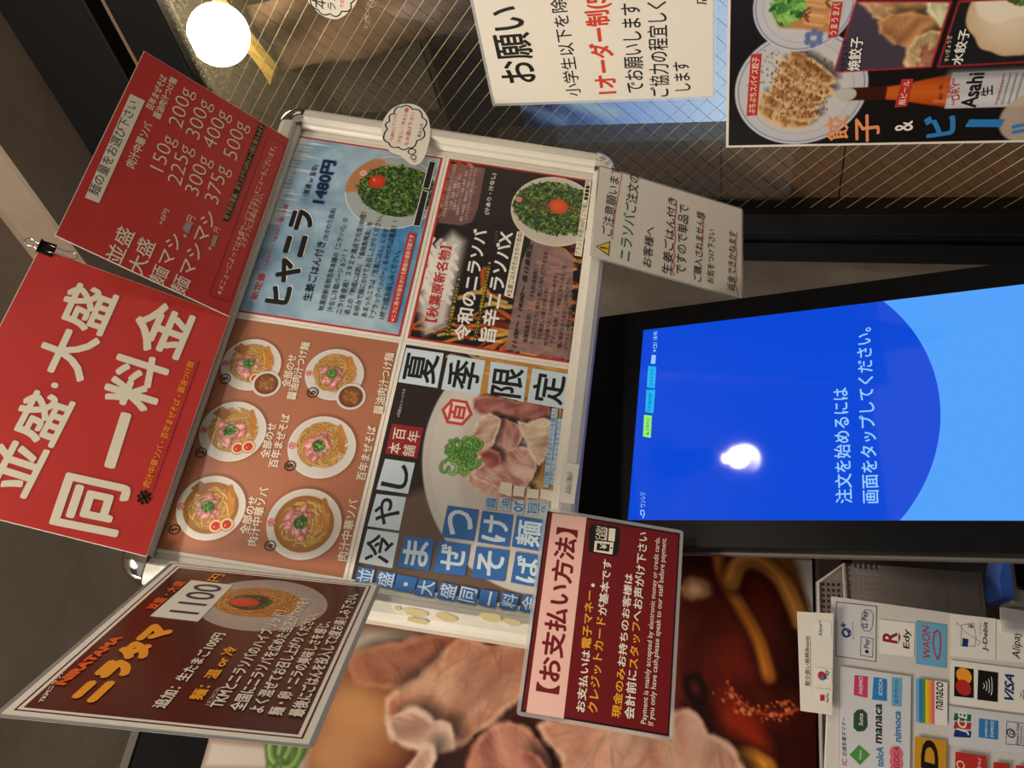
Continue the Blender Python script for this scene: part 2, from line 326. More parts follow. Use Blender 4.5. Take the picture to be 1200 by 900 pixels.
 ('P','outline',[(-4848,6346),(-4923,6315),(-5059,6226),(-5133,6052),(-5105,5902),(-5032,5777),(-4932,5645),(-4693,5506),(-4516,5560),(-4430,5796),(-4477,6083),(-4637,6283)]),
 ('P','scallop',[(-4815,6293),(-4984,6238),(-5049,6082),(-5025,5893),(-4927,5721),(-4720,5611),(-4538,5720),(-4519,5983),(-4642,6206)]),
 ('T','handwriting_lettering','本日',-4991,6120,-4620,6021,0,'ink',0.6,''),
 ('T','handwriting_lettering','ランチ',-5019,5979,-4633,5850,0,'ink',0.6,''),
 ('T','red_lettering','でお待ちです',-4991,5842,-4608,5707,0,'redink',0.6,''),
],
'request':[
 ('P','sheet',[(-6513,3946),(-5011,3947),(-5223,821),(-6553,832)]),
 ('T','handwriting_lettering','お願い',-6222,3232,-5111,3258,528,'ink',2,''),
 ('T','handwriting_lettering','小学生以下を除く',-6465,2642,-4901,2691,221,'ink',1.3,''),
 ('T','red_lettering','1オーダー制(500',-6447,2063,-4817,2098,384,'redink2',3.5,''),
 ('T','handwriting_lettering','でお願いします',-6450,1748,-5183,1725,258,'ink',1.4,''),
 ('T','handwriting_lettering','ご協力の程宜しく',-6524,1409,-5184,1393,265,'ink',1.4,''),
 ('T','handwriting_lettering','します',-6440,1119,-6010,1137,214,'ink',1.4,''),
 ('T','signature_lettering','店主',-5260,899,-4927,898,139,'ink',1.4,''),
],
'beer':[
 ('P','sheet',[(-7362,641),(-7304,-3135),(-5235,644)]),
 ('P','plate',[(-6491,-301),(-6458,472),(-7384,-365)]),
 ('P','plate2',[(-5344,-263),(-5304,344),(-5932,-307)]),
 ('P','gyoza',[(-6252,-708),(-6236,-1838),(-5409,-1916),(-5337,-864),(-5787,-782)]),
 ('P','gyoza2',[(-6240,-1918),(-6186,-2867),(-5461,-2694),(-5414,-1999)]),
 ('P','bottle',[(-6598,-821),(-6620,-1356),(-6552,-1937),(-6595,-2965)]),
 ('P','bottlew',[(-6502,-1015),(-6697,-1038),(-6312,-2331),(-6846,-2440)]),
 ('Q','name_strip',[(-6860,374),(-5953,342),(-5946,208),(-6849,232)],'red'),
 ('T','strip_lettering','ぷちぷちスパイス餃子',-6828,260,-5995,231,95,'cream',1.2,''),
 ('Q','name_strip',[(-5782,-580),(-5319,-592),(-5327,-710),(-5775,-691)],'red'),
 ('T','strip_lettering','うまうまバ',-5748,-676,-5341,-688,85,'cream',1.2,''),
 ('Q','name_strip',[(-6790,-1500),(-6387,-1526),(-6386,-1661),(-6780,-1647)],'red'),
 ('T','strip_lettering','瓶ビール',-6756,-1619,-6413,-1633,81,'cream',1,''),
 ('T','photo_lettering','焼餃子',-6242,-1009,-5783,-1002,154,'white',2,'o2'),
 ('T','photo_lettering','やきぎょうざ',-6258,-839,-5824,-828,0,'ink',0.5,''),
 ('T','photo_lettering','水餃子',-6223,-2187,-5753,-2195,128,'white',2,'o2'),
 ('T','photo_lettering','すいぎょうざ',-6167,-2029,-5825,-2003,0,'cream',0.5,''),
 ('T','title_lettering','餃',-7255,-988,-6877,-947,296,'peach',2,''),
 ('T','title_lettering','子',-7285,-1386,-6859,-1329,306,'peach',2,''),
 ('T','title_lettering','&',-7137,-1775,-6989,-1751,218,'white',1,''),
 ('T','title_lettering','ビ',-7214,-2300,-6884,-2244,373,'skyblue',4,''),
 ('Q','title_lettering',[(-7108,-2396),(-6995,-2425),(-7008,-2836),(-7121,-2819)],'skyblue'),
 ('T','title_lettering','ル',-7219,-3320,-6919,-3250,345,'skyblue',4,''),
 ('T','bottle_lettering','Asahi',-6825,-2465,-6336,-2468,186,'ink',3,''),
 ('T','bottle_lettering2','SUPER',-6666,-2155,-6485,-2121,0,'red',1,''),
 ('T','bottle_lettering2','“DRY”',-6765,-2260,-6393,-2197,88,'red',1,''),
 ('T','bottle_lettering','生',-6649,-2618,-6516,-2590,0,'ink',1.5,''),
 ('T','bottle_lettering2','スーパードライ',-6725,-2725,-6434,-2717,0,'red',1,''),
 ('T','bottle_lettering','辛口〈生〉',-6691,-2052,-6466,-2017,0,'ink',0.3,''),
],
'brand':[
 ('P','sheet',[(-4859,-4666),(-2526,-4853),(-2446,-6815),(-4786,-6562)]),
 ('Q','card_outline',[(-3098,-4859),(-2576,-4882),(-2557,-5280),(-3092,-5242)],'greywhite'),
 ('L','card_outline',[(-3098,-4859),(-2576,-4882),(-2557,-5280),(-3092,-5242)],'ink',6,1),
 ('T','logo_lettering','Q+',-2897,-5021,-2754,-4987,91,'navy2',3,''),
 ('D','logo_lettering',-2859,-4975,43,'navy2',1),
 ('T','logo_lettering','クイックペイ',-2917,-5048,-2751,-5050,0,'ink',0.3,''),
 ('L','card_outline',[(-3055,-5096),(-2878,-5112),(-2879,-5229),(-3056,-5212)],'ink',5,1),
 ('T','logo_lettering','Pay',-2981,-5196,-2893,-5201,0,'ink',1.2,''),
 ('D','logo_lettering',-3011,-5160,17,'ink',0),
 ('L','card_outline',[(-2766,-5115),(-2651,-5133),(-2605,-5168),(-2607,-5219),(-2646,-5242),(-2761,-5228),(-2815,-5195),(-2814,-5140)],'ink',5,1),
 ('T','logo_lettering','G Pay',-2790,-5196,-2620,-5200,0,'ink',1,''),
 ('Q','card_outline',[(-3010,-5279),(-2679,-5303),(-2665,-5653),(-2995,-5613)],'white'),
 ('T','logo_lettering','R',-2891,-5466,-2785,-5468,146,'darkred',3,''),
 ('Q','logo_lettering',[(-2890,-5473),(-2771,-5481),(-2822,-5500)],'darkred'),
 ('T','logo_lettering','Edy',-2925,-5595,-2739,-5609,79,'ink',2,''),
 ('Q','waon_card',[(-3052,-5628),(-2638,-5665),(-2633,-5964),(-3050,-5920)],'waonblue'),
 ('T','waon_lettering','WAON',-2989,-5777,-2678,-5793,75,'red',1.5,''),
 ('L','waon_lettering',[(-2978,-5845),(-2926,-5824),(-2830,-5815),(-2728,-5834),(-2698,-5870),(-2727,-5892),(-2831,-5888),(-2944,-5865)],'red',14,1),
 ('Q','card_outline',[(-2927,-5974),(-2513,-6013),(-2492,-6466),(-2901,-6412)],'white'),
 ('L','logo_lettering',[(-2812,-6085),(-2610,-6113),(-2574,-6236),(-2714,-6246),(-2798,-6224)],'navy2',5,1),
 ('L','logo_lettering',[(-2617,-6067),(-2591,-6074),(-2669,-6137),(-2745,-6280),(-2786,-6255)],'navy2',4,0),
 ('T','logo_lettering','¥',-2635,-6229,-2591,-6239,0,'ink',1,''),
 ('Q','logo_lettering',[(-2818,-6097),(-2735,-6110),(-2738,-6168),(-2814,-6152)],'navy2'),
 ('T','logo_lettering','J-Debit',-2832,-6352,-2542,-6391,59,'ink',2,''),
 ('T','logo_lettering','ジェイデビット',-2681,-6297,-2554,-6311,0,'ink',0.3,''),
 ('Q','card_outline',[(-2900,-6417),(-2497,-6471),(-2492,-6792),(-2882,-6737)],'white'),
 ('T','logo_lettering','Alipay',-2855,-6679,-2591,-6715,0,'ink',1.5,''),
 ('T','logo_lettering','+',-2570,-6692,-2511,-6700,0,'alipay',3,''),
 ('Q','card_outline',[(-3372,-5914),(-2964,-5967),(-2943,-6729),(-3350,-6672)],'white'),
 ('Q','logo_lettering2',[(-3299,-5969),(-3021,-6002),(-3017,-6187),(-3289,-6158)],'ink'),
 ('D','logo_lettering3',-3096,-6085,74,'orange',0),
 ('D','logo_lettering3',-3205,-6069,73,'red',0),
 ('Q','logo_lettering2',[(-3296,-6189),(-3017,-6229),(-3014,-6423),(-3290,-6384)],'ink'),
 ('L','logo_lettering3',[(-3139,-6265),(-3143,-6270),(-3151,-6272),(-3160,-6272),(-3169,-6270),(-3178,-6266),(-3184,-6260)],'white',7,0),
 ('L','logo_lettering3',[(-3115,-6293),(-3124,-6297),(-3139,-6298),(-3156,-6297),(-3174,-6294),(-3189,-6289),(-3200,-6283)],'white',7,0),
 ('L','logo_lettering3',[(-3091,-6320),(-3105,-6323),(-3126,-6324),(-3152,-6322),(-3179,-6318),(-3201,-6312),(-3216,-6306)],'white',7,0),
 ('L','logo_lettering3',[(-3067,-6348),(-3086,-6350),(-3114,-6350),(-3149,-6347),(-3183,-6342),(-3212,-6335),(-3232,-6328)],'white',7,0),
 ('T','logo_lettering','VISA',-3267,-6538,-3014,-6576,91,'navy2',3,'i'),
 ('L','logo_lettering',[(-3164,-6613),(-3168,-6617),(-3175,-6620),(-3184,-6620),(-3194,-6617),(-3202,-6613),(-3208,-6607)],'navy2',6,0),
 ('L','logo_lettering',[(-3140,-6641),(-3149,-6644),(-3163,-6646),(-3181,-6645),(-3198,-6641),(-3214,-6636),(-3224,-6629)],'navy2',6,0),
 ('L','logo_lettering',[(-3116,-6669),(-3130,-6672),(-3151,-6672),(-3177,-6670),(-3203,-6665),(-3225,-6658),(-3240,-6652)],'navy2',6,0),
 ('L','logo_lettering',[(-3092,-6696),(-3110,-6699),(-3139,-6698),(-3173,-6695),(-3208,-6689),(-3237,-6681),(-3256,-6674)],'navy2',6,0),
 ('Q','card_outline',[(-3739,-5872),(-3395,-5911),(-3373,-6669),(-3716,-6622)],'greywhite'),
 ('Q','logo_lettering2',[(-3664,-5926),(-3599,-5945),(-3589,-6101),(-3649,-6088)],'navy2'),
 ('Q','logo_lettering2',[(-3592,-5933),(-3526,-5952),(-3516,-6109),(-3576,-6095)],'red'),
 ('Q','logo_lettering2',[(-3519,-5941),(-3452,-5959),(-3442,-6117),(-3503,-6103)],'green'),
 ('T','logo_lettering3','JCB',-3631,-6073,-3435,-6106,112,'white',2,''),
 ('Q','logo_lettering2',[(-3634,-6161),(-3464,-6185),(-3459,-6368),(-3629,-6343)],'skyblue'),
 ('T','logo_lettering3','AMERICAN',-3624,-6243,-3475,-6263,0,'white',1,''),
 ('T','logo_lettering3','EXPRESS',-3615,-6302,-3470,-6324,0,'white',1,''),
 ('L','card_outline',[(-3654,-6411),(-3452,-6446),(-3445,-6611),(-3645,-6579)],'ink',4,1),
 ('D','logo_lettering',-3552,-6472,41,'navy2',1),
 ('T','logo_lettering','D',-3566,-6494,-3530,-6499,0,'ink',1,''),
 ('T','logo_lettering','Diners Club',-3645,-6531,-3457,-6561,0,'ink',0.5,''),
 ('T','logo_lettering','INTERNATIONAL',-3636,-6561,-3465,-6589,0,'ink',0.2,''),
 ('Q','card_outline',[(-4150,-4842),(-3190,-4886),(-3180,-5569),(-4076,-5490)],'greywhite'),
 ('L','card_outline',[(-4150,-4842),(-3190,-4886),(-3180,-5569),(-4076,-5490)],'grey',3,1),
 ('T','logo_lettering','交通系電子マネー',-3984,-4923,-3646,-4927,42,'ink',1.2,''),
 ('T','logo_lettering','IC',-4057,-4920,-4005,-4922,0,'red',2,''),
 ('Q','logo_lettering2',[(-3435,-5008),(-3251,-5025),(-3246,-5153),(-3443,-5138)],'magenta'),
 ('T','logo_lettering3','PASMO',-3415,-5096,-3258,-5103,0,'white',1.5,''),
 ('Q','logo_lettering2',[(-3448,-5181),(-3242,-5207),(-3242,-5334),(-3443,-5320)],'skyblue'),
 ('T','logo_lettering3','ICOCA',-3399,-5281,-3248,-5290,0,'white',1.5,''),
 ('Q','logo_lettering2',[(-3478,-5361),(-3216,-5380),(-3210,-5478),(-3473,-5455)],'waonblue'),
 ('T','logo_lettering3','はやかけん',-3450,-5428,-3230,-5443,0,'navy2',1.2,''),
 ('Q','logo_lettering2',[(-3725,-4993),(-3601,-5001),(-3562,-5036),(-3551,-5089),(-3582,-5126),(-3694,-5125),(-3740,-5090),(-3754,-5027)],'deepgreen'),
 ('T','logo_lettering3','Suica',-3696,-5082,-3588,-5087,0,'white',1,''),
 ('T','logo_lettering','manaca',-3826,-5251,-3480,-5271,0,'ink',2,''),
 ('T','logo_lettering','nimoca',-3789,-5429,-3516,-5443,0,'skyblue',2.5,''),
 ('Q','logo_lettering2',[(-3963,-4947),(-3867,-5034),(-3936,-5132),(-4036,-5038)],'green2'),
 ('T','logo_lettering3','Kitaca',-3986,-5054,-3907,-5058,0,'white',0.6,''),
 ('T','logo_lettering','toIcA',-4026,-5249,-3856,-5259,65,'skyblue',2,''),
 ('D','logo_lettering2',-3889,-5375,60,'pinkc',0),
 ('D','logo_lettering2',-3965,-5370,59,'pinkc',0),
 ('D','logo_lettering2',-4041,-5365,59,'pinkc',0),
 ('T','logo_lettering3','SUGOCA',-4091,-5392,-3829,-5407,0,'darkred',1.2,''),
 ('Q','nanaco_stripes',[(-3586,-5582),(-3195,-5612),(-3192,-5642),(-3586,-5611)],'waonblue'),
 ('Q','nanaco_stripes',[(-3585,-5611),(-3194,-5641),(-3191,-5671),(-3585,-5639)],'skyblue'),
 ('Q','nanaco_stripes',[(-3584,-5639),(-3193,-5671),(-3191,-5701),(-3584,-5668)],'green2'),
 ('Q','nanaco_stripes',[(-3583,-5668),(-3192,-5700),(-3190,-5730),(-3583,-5697)],'yellow'),
 ('Q','nanaco_stripes',[(-3582,-5697),(-3191,-5730),(-3189,-5760),(-3582,-5726)],'orange'),
 ('Q','nanaco_stripes',[(-3581,-5726),(-3190,-5759),(-3188,-5789),(-3581,-5755)],'pinkc'),
 ('Q','nanaco_stripes',[(-3582,-5755),(-3186,-5789),(-3187,-5912),(-3583,-5870)],'white'),
 ('T','logo_lettering','nanaco',-3447,-5844,-3197,-5872,67,'ink',1.6,''),
 ('Q','id_card',[(-4049,-5527),(-3714,-5562),(-3711,-5853),(-4028,-5818)],'gold2'),
 ('T','logo_lettering3','iD',-4082,-5739,-3735,-5777,157,'ink',4,''),
 ('Q','d_card',[(-4060,-5895),(-3792,-5926),(-3787,-6210),(-4016,-6195)],'red'),
 ('D','logo_lettering3',-3900,-5962,37,'white',1),
 ('T','logo_lettering3','楽天ペイ',-3959,-6143,-3816,-6164,0,'white',1.5,''),
 ('Q','d_card',[(-4009,-6243),(-3828,-6271),(-3822,-6418),(-3986,-6397)],'red'),
 ('Q','d_card',[(-3979,-6445),(-3824,-6477),(-3820,-6607),(-3958,-6588)],'red'),
],
'tab':[
 ('P','sheet',[(-3658,-4489),(-2749,-4470),(-2711,-4823),(-3653,-4781)]),
 ('T','tab_lettering','取り扱い銘柄/Brands',-3429,-4575,-2971,-4579,44,'ink',0.3,''),
 ('L','tab_lettering',[(-3434,-4584),(-2965,-4589)],'ink',3,0),
 ('Q','tab_cards',[(-2985,-4648),(-2806,-4632),(-2797,-4795),(-2969,-4797)],'white'),
 ('Q','tab_cards',[(-3411,-4619),(-3251,-4627),(-3245,-4789),(-3386,-4784)],'white'),
 ('Q','tab_cards',[(-3570,-4627),(-3437,-4630),(-3431,-4788),(-3558,-4779)],'white'),
 ('T','tab_lettering2','Alipay+',-2950,-4716,-2803,-4715,0,'ink',1,''),
 ('D','tab_lettering2',-3318,-4694,41,'red',0),
 ('D','tab_lettering3',-3333,-4703,22,'skyblue',0),
 ('T','tab_lettering2','Pay',-3337,-4766,-3260,-4769,0,'ink',1.2,''),
 ('Q','tab_lettering2',[(-3545,-4669),(-3490,-4670),(-3484,-4714),(-3539,-4712)],'red'),
 ('T','tab_lettering2','PayPay',-3551,-4755,-3463,-4758,0,'ink',0.8,''),
],
'kiosk':[
 ('P','geom',[(0,0),(2430,0),(0,-3936),(2430,-4115),(2708,-4136),(-316,-3912),(-306,-669),(102,359)]),
 ('P','arc',[(2431,-2796),(1086,-3297),(-4,-2887)]),
 ('T','prompt_lettering','注文を始めるには',179,-2453,1448,-2426,165,'scr_txt',1.5,''),
 ('T','prompt_lettering','画面をタップしてください。',177,-2705,2134,-2670,160,'scr_txt',1.5,''),
 ('T','status_lettering','ワンレジ',154,-205,330,-187,64,'scr_txt',1.2,''),
 ('L','status_lettering',[(24,-184),(67,-199),(110,-186),(111,-150),(67,-153),(58,-172)],'scr_txt',12,0),
 ('Q','status_pills',[(1013,-106),(1287,-99),(1271,-200),(990,-207)],'scr_green'),
 ('T','status_lettering2','▲ 店員呼出',1028,-181,1239,-171,0,'scr_blue',0.8,''),
 ('Q','status_pills',[(1324,-110),(1613,-102),(1604,-218),(1298,-217)],'scr_cyan'),
 ('T','status_lettering2','Language',1339,-190,1569,-184,0,'scr_blue',0.8,''),
 ('Q','status_pills',[(1642,-105),(1928,-102),(1907,-210),(1624,-212)],'scr_cyan'),
 ('T','status_lettering2','注文を見る',1662,-185,1876,-178,0,'scr_blue',0.8,''),
 ('T','status_lettering','C01 18:40',2157,-202,2391,-190,54,'scr_txt',1,''),
 ('Q','status_lettering',[(1955,-134),(2074,-140),(2063,-194),(1949,-193)],'scr_txt'),
 ('T','status_lettering','▼',2108,-196,2148,-193,0,'scr_txt',0.5,''),
],
'wpan':[
 ('P','edges',[(-4879,1180),(-4613,1173),(-3925,-5320),(-1618,-5206),(-4619,1946),(-4998,1992),(-2238,-385)]),
 ('P','A',[(-3573,-84),(-3429,-340),(-3352,-613),(-3250,-810),(-3162,-1268),(-3417,-1095),(-3660,-854),(-3759,-696),(-3810,-423),(-3793,-207)]),
 ('P','B',[(-3162,-1268),(-3210,-1530),(-3184,-2109),(-3519,-2116),(-3846,-1843),(-4111,-1604),(-4301,-1359),(-4322,-1087),(-4263,-799),(-4158,-639),(-3935,-591),(-3677,-857),(-3439,-1063)]),
 ('P','F',[(-4126,-632),(-3990,-884),(-4087,-1112),(-4093,-1287),(-4301,-1359),(-4361,-1163),(-4360,-957),(-4306,-722)]),
 ('P','C',[(-4497,-1564),(-4272,-1595),(-4059,-1735),(-3980,-1933),(-4029,-2149),(-4196,-2327),(-4389,-2403),(-4515,-2282),(-4623,-1755)]),
 ('P','D',[(-4589,-934),(-4453,-1009),(-4334,-1072),(-4339,-1142),(-4443,-1185),(-4575,-1135),(-4660,-1084)]),
 ('P','Er',[(-3966,-2253),(-3885,-2355),(-3906,-3702),(-3620,-3686),(-3554,-3853),(-3652,-3999),(-3775,-4060),(-3854,-4315),(-4051,-4459),(-4197,-4489),(-4474,-2591),(-4232,-2535)]),
 ('P','G',[(-4251,-2069),(-4252,-2234),(-4359,-2358),(-4502,-2403),(-4552,-2056)]),
 ('P','broth1',[(-4095,248),(-3793,-207),(-3795,-633),(-4169,-780),(-4334,-538),(-4341,-56)]),
 ('P','broth2',[(-4447,227),(-4239,-309),(-4386,-824),(-4633,-739),(-4767,177)]),
 ('P','rim',[(-3566,97),(-3342,6),(-3206,-182),(-3144,-1265),(-3285,-817),(-3446,-343),(-3589,-88),(-3759,14)]),
 ('P','slit',[(-3763,-626),(-3539,-866),(-3281,-1070),(-3422,-1060),(-3622,-882),(-3801,-705)]),
 ('P','dark',[(-4630,-1078),(-4388,-1237),(-4189,-1512),(-4069,-1667),(-4308,-1567),(-4562,-1541)]),
 ('P','corner',[(-4900,1185),(-4589,1181),(-4538,203),(-4498,145),(-4758,112)]),
 ('P','negi',[(-4789,746),(-4597,495),(-4534,170),(-4681,115),(-4786,409),(-4869,555)]),
 ('P','soup',[(-3881,-3701),(-3474,-3764),(-1727,-3675),(-1450,-5385),(-4075,-5330),(-4193,-4516),(-3936,-4373),(-3775,-4060),(-3541,-3853)]),
 ('P','n1',[(-1654,-4123),(-1989,-4194),(-2212,-4337),(-2536,-4552),(-2752,-4658),(-3050,-4747)]),
 ('P','n2',[(-2034,-4302),(-1835,-4375),(-1744,-4512),(-1768,-4698),(-1923,-4898),(-2106,-5003),(-2303,-5092),(-2388,-5121)]),
 ('P','n3',[(-1642,-4791),(-1775,-4945),(-2012,-5020),(-2188,-5063)]),
 ('P','n4',[(-3949,-4457),(-3946,-4568),(-4010,-4735)]),
 ('P','bowlr',[(-1656,-4899),(-1606,-5412),(-2256,-5394),(-2257,-5198),(-1995,-5127),(-1797,-5006)]),
 ('P','chip',[(-2193,-3881),(-2217,-3731),(-2009,-3873)]),
 ('P','spot',[(-3313,-3928),(-3339,-3757),(-3176,-3923)]),
 ('P','arc',[(-3279,-4330),(-3416,-4505),(-3467,-4705),(-3432,-4934),(-3357,-5077)]),
 ('P','hot',[(-3690,-4453),(-3728,-4200),(-3585,-4451)]),
],
'staff':[
 ('P','sheet',[(-1793,-2087),(-1315,-2087),(-1319,-2269),(-1786,-2259)]),
 ('T','label_lettering','スタッフ用パス',-1671,-2175,-1416,-2182,0,'ink',0.2,''),
 ('T','label_lettering','0160110001',-1679,-2208,-1437,-2209,0,'ink',0.2,''),
 ('P','tape',[(-3218,-644),(-3258,-775),(-3209,-923),(-3201,-1307),(-3163,-1546),(-3184,-1690),(-3146,-717),(-3144,-893)]),
],
'frame':[
 ('P','corners',[(-3411,2226),(3260,2376),(3253,-2256),(-3376,-2367)]),
],
'wood':[
 ('P','seams',[(-7815,627),(-7842,-1319),(-7854,-2222)]),
],
}
# ------------------------------------------------------------------ helpers
def s2l(c):
    c = np.asarray(c, float) / 255.0
    return np.where(c <= 0.04045, c / 12.92, ((c + 0.055) / 1.055) ** 2.4)
COL = dict(cream=(238,228,206), red=(190,48,44), ink=(24,22,22), ink2=(30,24,22), white=(240,236,228), orange=(248,164,46), orange2=(232,98,34), gold=(200,180,110), yellow=(236,200,50),
  scrib=(170,160,148), grey=(130,128,126), pale=(226,206,204), iceblue=(206,224,232), iceblue2=(186,210,228), blue=(56,108,176), darkred=(150,34,38), darkred2=(116,22,30), pink=(242,192,178), amber=(240,170,50),
  green=(20,110,70), redink=(226,84,58), redink2=(214,66,38), peach=(236,150,100), skyblue=(46,130,200), navy=(62,60,78), navy2=(30,50,120), greywhite=(214,216,220), waonblue=(110,176,214), alipay=(70,100,160),
  magenta=(206,66,110), deepgreen=(52,80,64), green2=(80,150,70), pinkc=(228,110,130), gold2=(206,150,40), scr_txt=(150,205,255), scr_green=(150,240,90), scr_cyan=(30,180,240), scr_blue=(16,80,200))
MATS = {}
def mat(name, rgb, rough=0.5, metal=0.0, spec=0.5, emit=None, estr=1.0, alpha=None, trans=0.0, coat=0.0, noise=None, bump=0.0, nscale=8.0):
    if name in MATS: return MATS[name]
    m = bpy.data.materials.new(name); m.use_nodes = True; nt = m.node_tree; b = nt.nodes['Principled BSDF']
    lin = s2l(rgb)
    b.inputs['Base Color'].default_value = (*lin, 1); b.inputs['Roughness'].default_value = rough; b.inputs['Metallic'].default_value = metal
    b.inputs['Specular IOR Level'].default_value = spec; b.inputs['Coat Weight'].default_value = coat; b.inputs['Coat Roughness'].default_value = 0.05
    b.inputs['Transmission Weight'].default_value = trans
    if alpha is not None: b.inputs['Alpha'].default_value = alpha
    if emit is not None:
        b.inputs['Emission Color'].default_value = (*s2l(emit), 1); b.inputs['Emission Strength'].default_value = estr
    if noise is not None or bump:
        tc = nt.nodes.new('ShaderNodeTexCoord'); nz = nt.nodes.new('ShaderNodeTexNoise'); nz.inputs['Scale'].default_value = nscale; nz.inputs['Detail'].default_value = 8; nz.inputs['Roughness'].default_value = 0.62
        nt.links.new(tc.outputs['Object'], nz.inputs['Vector'])
        if noise is not None:
            cr = nt.nodes.new('ShaderNodeValToRGB'); cr.color_ramp.elements[0].position = 0.32; cr.color_ramp.elements[1].position = 0.7
            cr.color_ramp.elements[0].color = (*s2l(noise), 1); cr.color_ramp.elements[1].color = (*lin, 1)
            nt.links.new(nz.outputs['Fac'], cr.inputs['Fac']); nt.links.new(cr.outputs['Color'], b.inputs['Base Color'])
        if bump:
            bp = nt.nodes.new('ShaderNodeBump'); bp.inputs['Strength'].default_value = bump; bp.inputs['Distance'].default_value = 0.01
            nt.links.new(nz.outputs['Fac'], bp.inputs['Height']); nt.links.new(bp.outputs['Normal'], b.inputs['Normal'])
    MATS[name] = m; return m
EMI = {'scr_txt', 'scr_green', 'scr_cyan', 'scr_blue'}
def ink(c):
    if c in EMI: return mat('screen_' + c, (4, 4, 6), 0.05, emit=COL[c], estr=1.0)
    return mat('ink_' + c, COL[c], 0.42, spec=0.4)
def picmat(name='photo_print', rough=0.3, emit=False):
    if name in MATS: return MATS[name]
    m = bpy.data.materials.new(name); m.use_nodes = True; nt = m.node_tree; b = nt.nodes['Principled BSDF']
    a = nt.nodes.new('ShaderNodeVertexColor'); a.layer_name = 'print'
    b.inputs['Roughness'].default_value = rough; b.inputs['Specular IOR Level'].default_value = 0.4
    if emit:
        b.inputs['Base Color'].default_value = (0.01, 0.01, 0.01, 1)
        nt.links.new(a.outputs['Color'], b.inputs['Emission Color']); b.inputs['Emission Strength'].default_value = 0.9
    else: nt.links.new(a.outputs['Color'], b.inputs['Base Color'])
    MATS[name] = m; return m
def mesh_obj(name, verts, faces, mats, parent=None, fm=None, smooth=False):
    me = bpy.data.meshes.new(name); me.from_pydata([tuple(v) for v in verts], [], faces)
    for m in (mats if isinstance(mats, (list, tuple)) else [mats]): me.materials.append(m)
    if fm is not None: me.polygons.foreach_set('material_index', fm)
    if smooth: me.polygons.foreach_set('use_smooth', [True] * len(me.polygons))
    me.update()
    o = bpy.data.objects.new(name, me); col.objects.link(o)
    if parent is not None: o.parent = parent
    return o
def tag(o, label, cat, group=None):
    o['label'] = label; o['category'] = cat
    if group: o['group'] = group
    return o
def struct(o): o['kind'] = 'structure'; return o
def pose(R, T): 
    m = Matrix([(*R[i], T[i]) for i in range(3)] + [(0, 0, 0, 1)]); return m
def thing(name, R, T, label, cat, group=None):
    o = bpy.data.objects.new(name, None); o.empty_display_size = 0.05; col.objects.link(o); o.matrix_world = pose(R, T); return tag(o, label, cat, group)
class MB:
    """collects simple solids into one mesh"""
    def __init__(s): s.v = []; s.f = []
    def add(s, v, f):
        n = len(s.v); s.v += [tuple(p) for p in v]; s.f += [tuple(i + n for i in q) for q in f]; return s
    def box(s, x0, y0, z0, x1, y1, z1, b=0.0):
        bm = bmesh.new(); bmesh.ops.create_cube(bm, size=1.0)
        for v in bm.verts: v.co = Vector(((x0 + x1) / 2 + v.co.x * (x1 - x0), (y0 + y1) / 2 + v.co.y * (y1 - y0), (z0 + z1) / 2 + v.co.z * (z1 - z0)))
        if b: bmesh.ops.bevel(bm, geom=bm.edges[:], offset=b, segments=3, profile=0.5, affect='EDGES')
        bm.verts.index_update(); s.add([v.co[:] for v in bm.verts], [[v.index for v in f.verts] for f in bm.faces]); bm.free(); return s
    def prism(s, pts, z0, z1):
        n = len(pts); a = sum(pts[i][0] * pts[(i + 1) % n][1] - pts[(i + 1) % n][0] * pts[i][1] for i in range(n))
        if a < 0: pts = pts[::-1]
        v = [(x, y, z0) for x, y in pts] + [(x, y, z1) for x, y in pts]
        f = [tuple(range(n))[::-1], tuple(range(n, 2 * n))] + [(i, (i + 1) % n, n + (i + 1) % n, n + i) for i in range(n)]
        return s.add(v, f)
    def tube(s, pts, r, n=8):
        pts = [Vector(p) for p in pts]; rings = []
        for i, p in enumerate(pts):
            d = (pts[min(i + 1, len(pts) - 1)] - pts[max(i - 1, 0)]).normalized()
            a = d.orthogonal().normalized() if i == 0 else (rings[-1][1] - d * rings[-1][1].dot(d)).normalized()
            rings.append((p, a, d.cross(a)))
        v = []; f = []
        for p, a, b in rings:
            for k in range(n): t = 2 * math.pi * k / n; v.append(p + a * r * math.cos(t) + b * r * math.sin(t))
        for i in range(len(pts) - 1):
            for k in range(n): f.append((i * n + k, i * n + (k + 1) % n, (i + 1) * n + (k + 1) % n, (i + 1) * n + k))
        f.append(tuple(range(n))[::-1]); f.append(tuple((len(pts) - 1) * n + k for k in range(n)))
        return s.add(v, f)
    def lathe(s, prof, n=32):
        v = []; f = []
        for r, z in prof:
            for k in range(n): t = 2 * math.pi * k / n; v.append((r * math.cos(t), r * math.sin(t), z))
        for i in range(len(prof) - 1):
            for k in range(n): f.append((i * n + k, i * n + (k + 1) % n, (i + 1) * n + (k + 1) % n, (i + 1) * n + k))
        return s.add(v, f)
    def build(s, name, m, parent=None, smooth=False): return mesh_obj(name, s.v, s.f, m, parent, smooth=smooth)
def rrect(x0, y0, x1, y1, r, n=6):
    o = []
    for cx, cy, a in ((x1 - r, y1 - r, 0), (x0 + r, y1 - r, 90), (x0 + r, y0 + r, 180), (x1 - r, y0 + r, 270)):
        for k in range(n + 1): t = math.radians(a + 90 * k / n); o.append((cx + r * math.cos(t), cy + r * math.sin(t)))
    return o
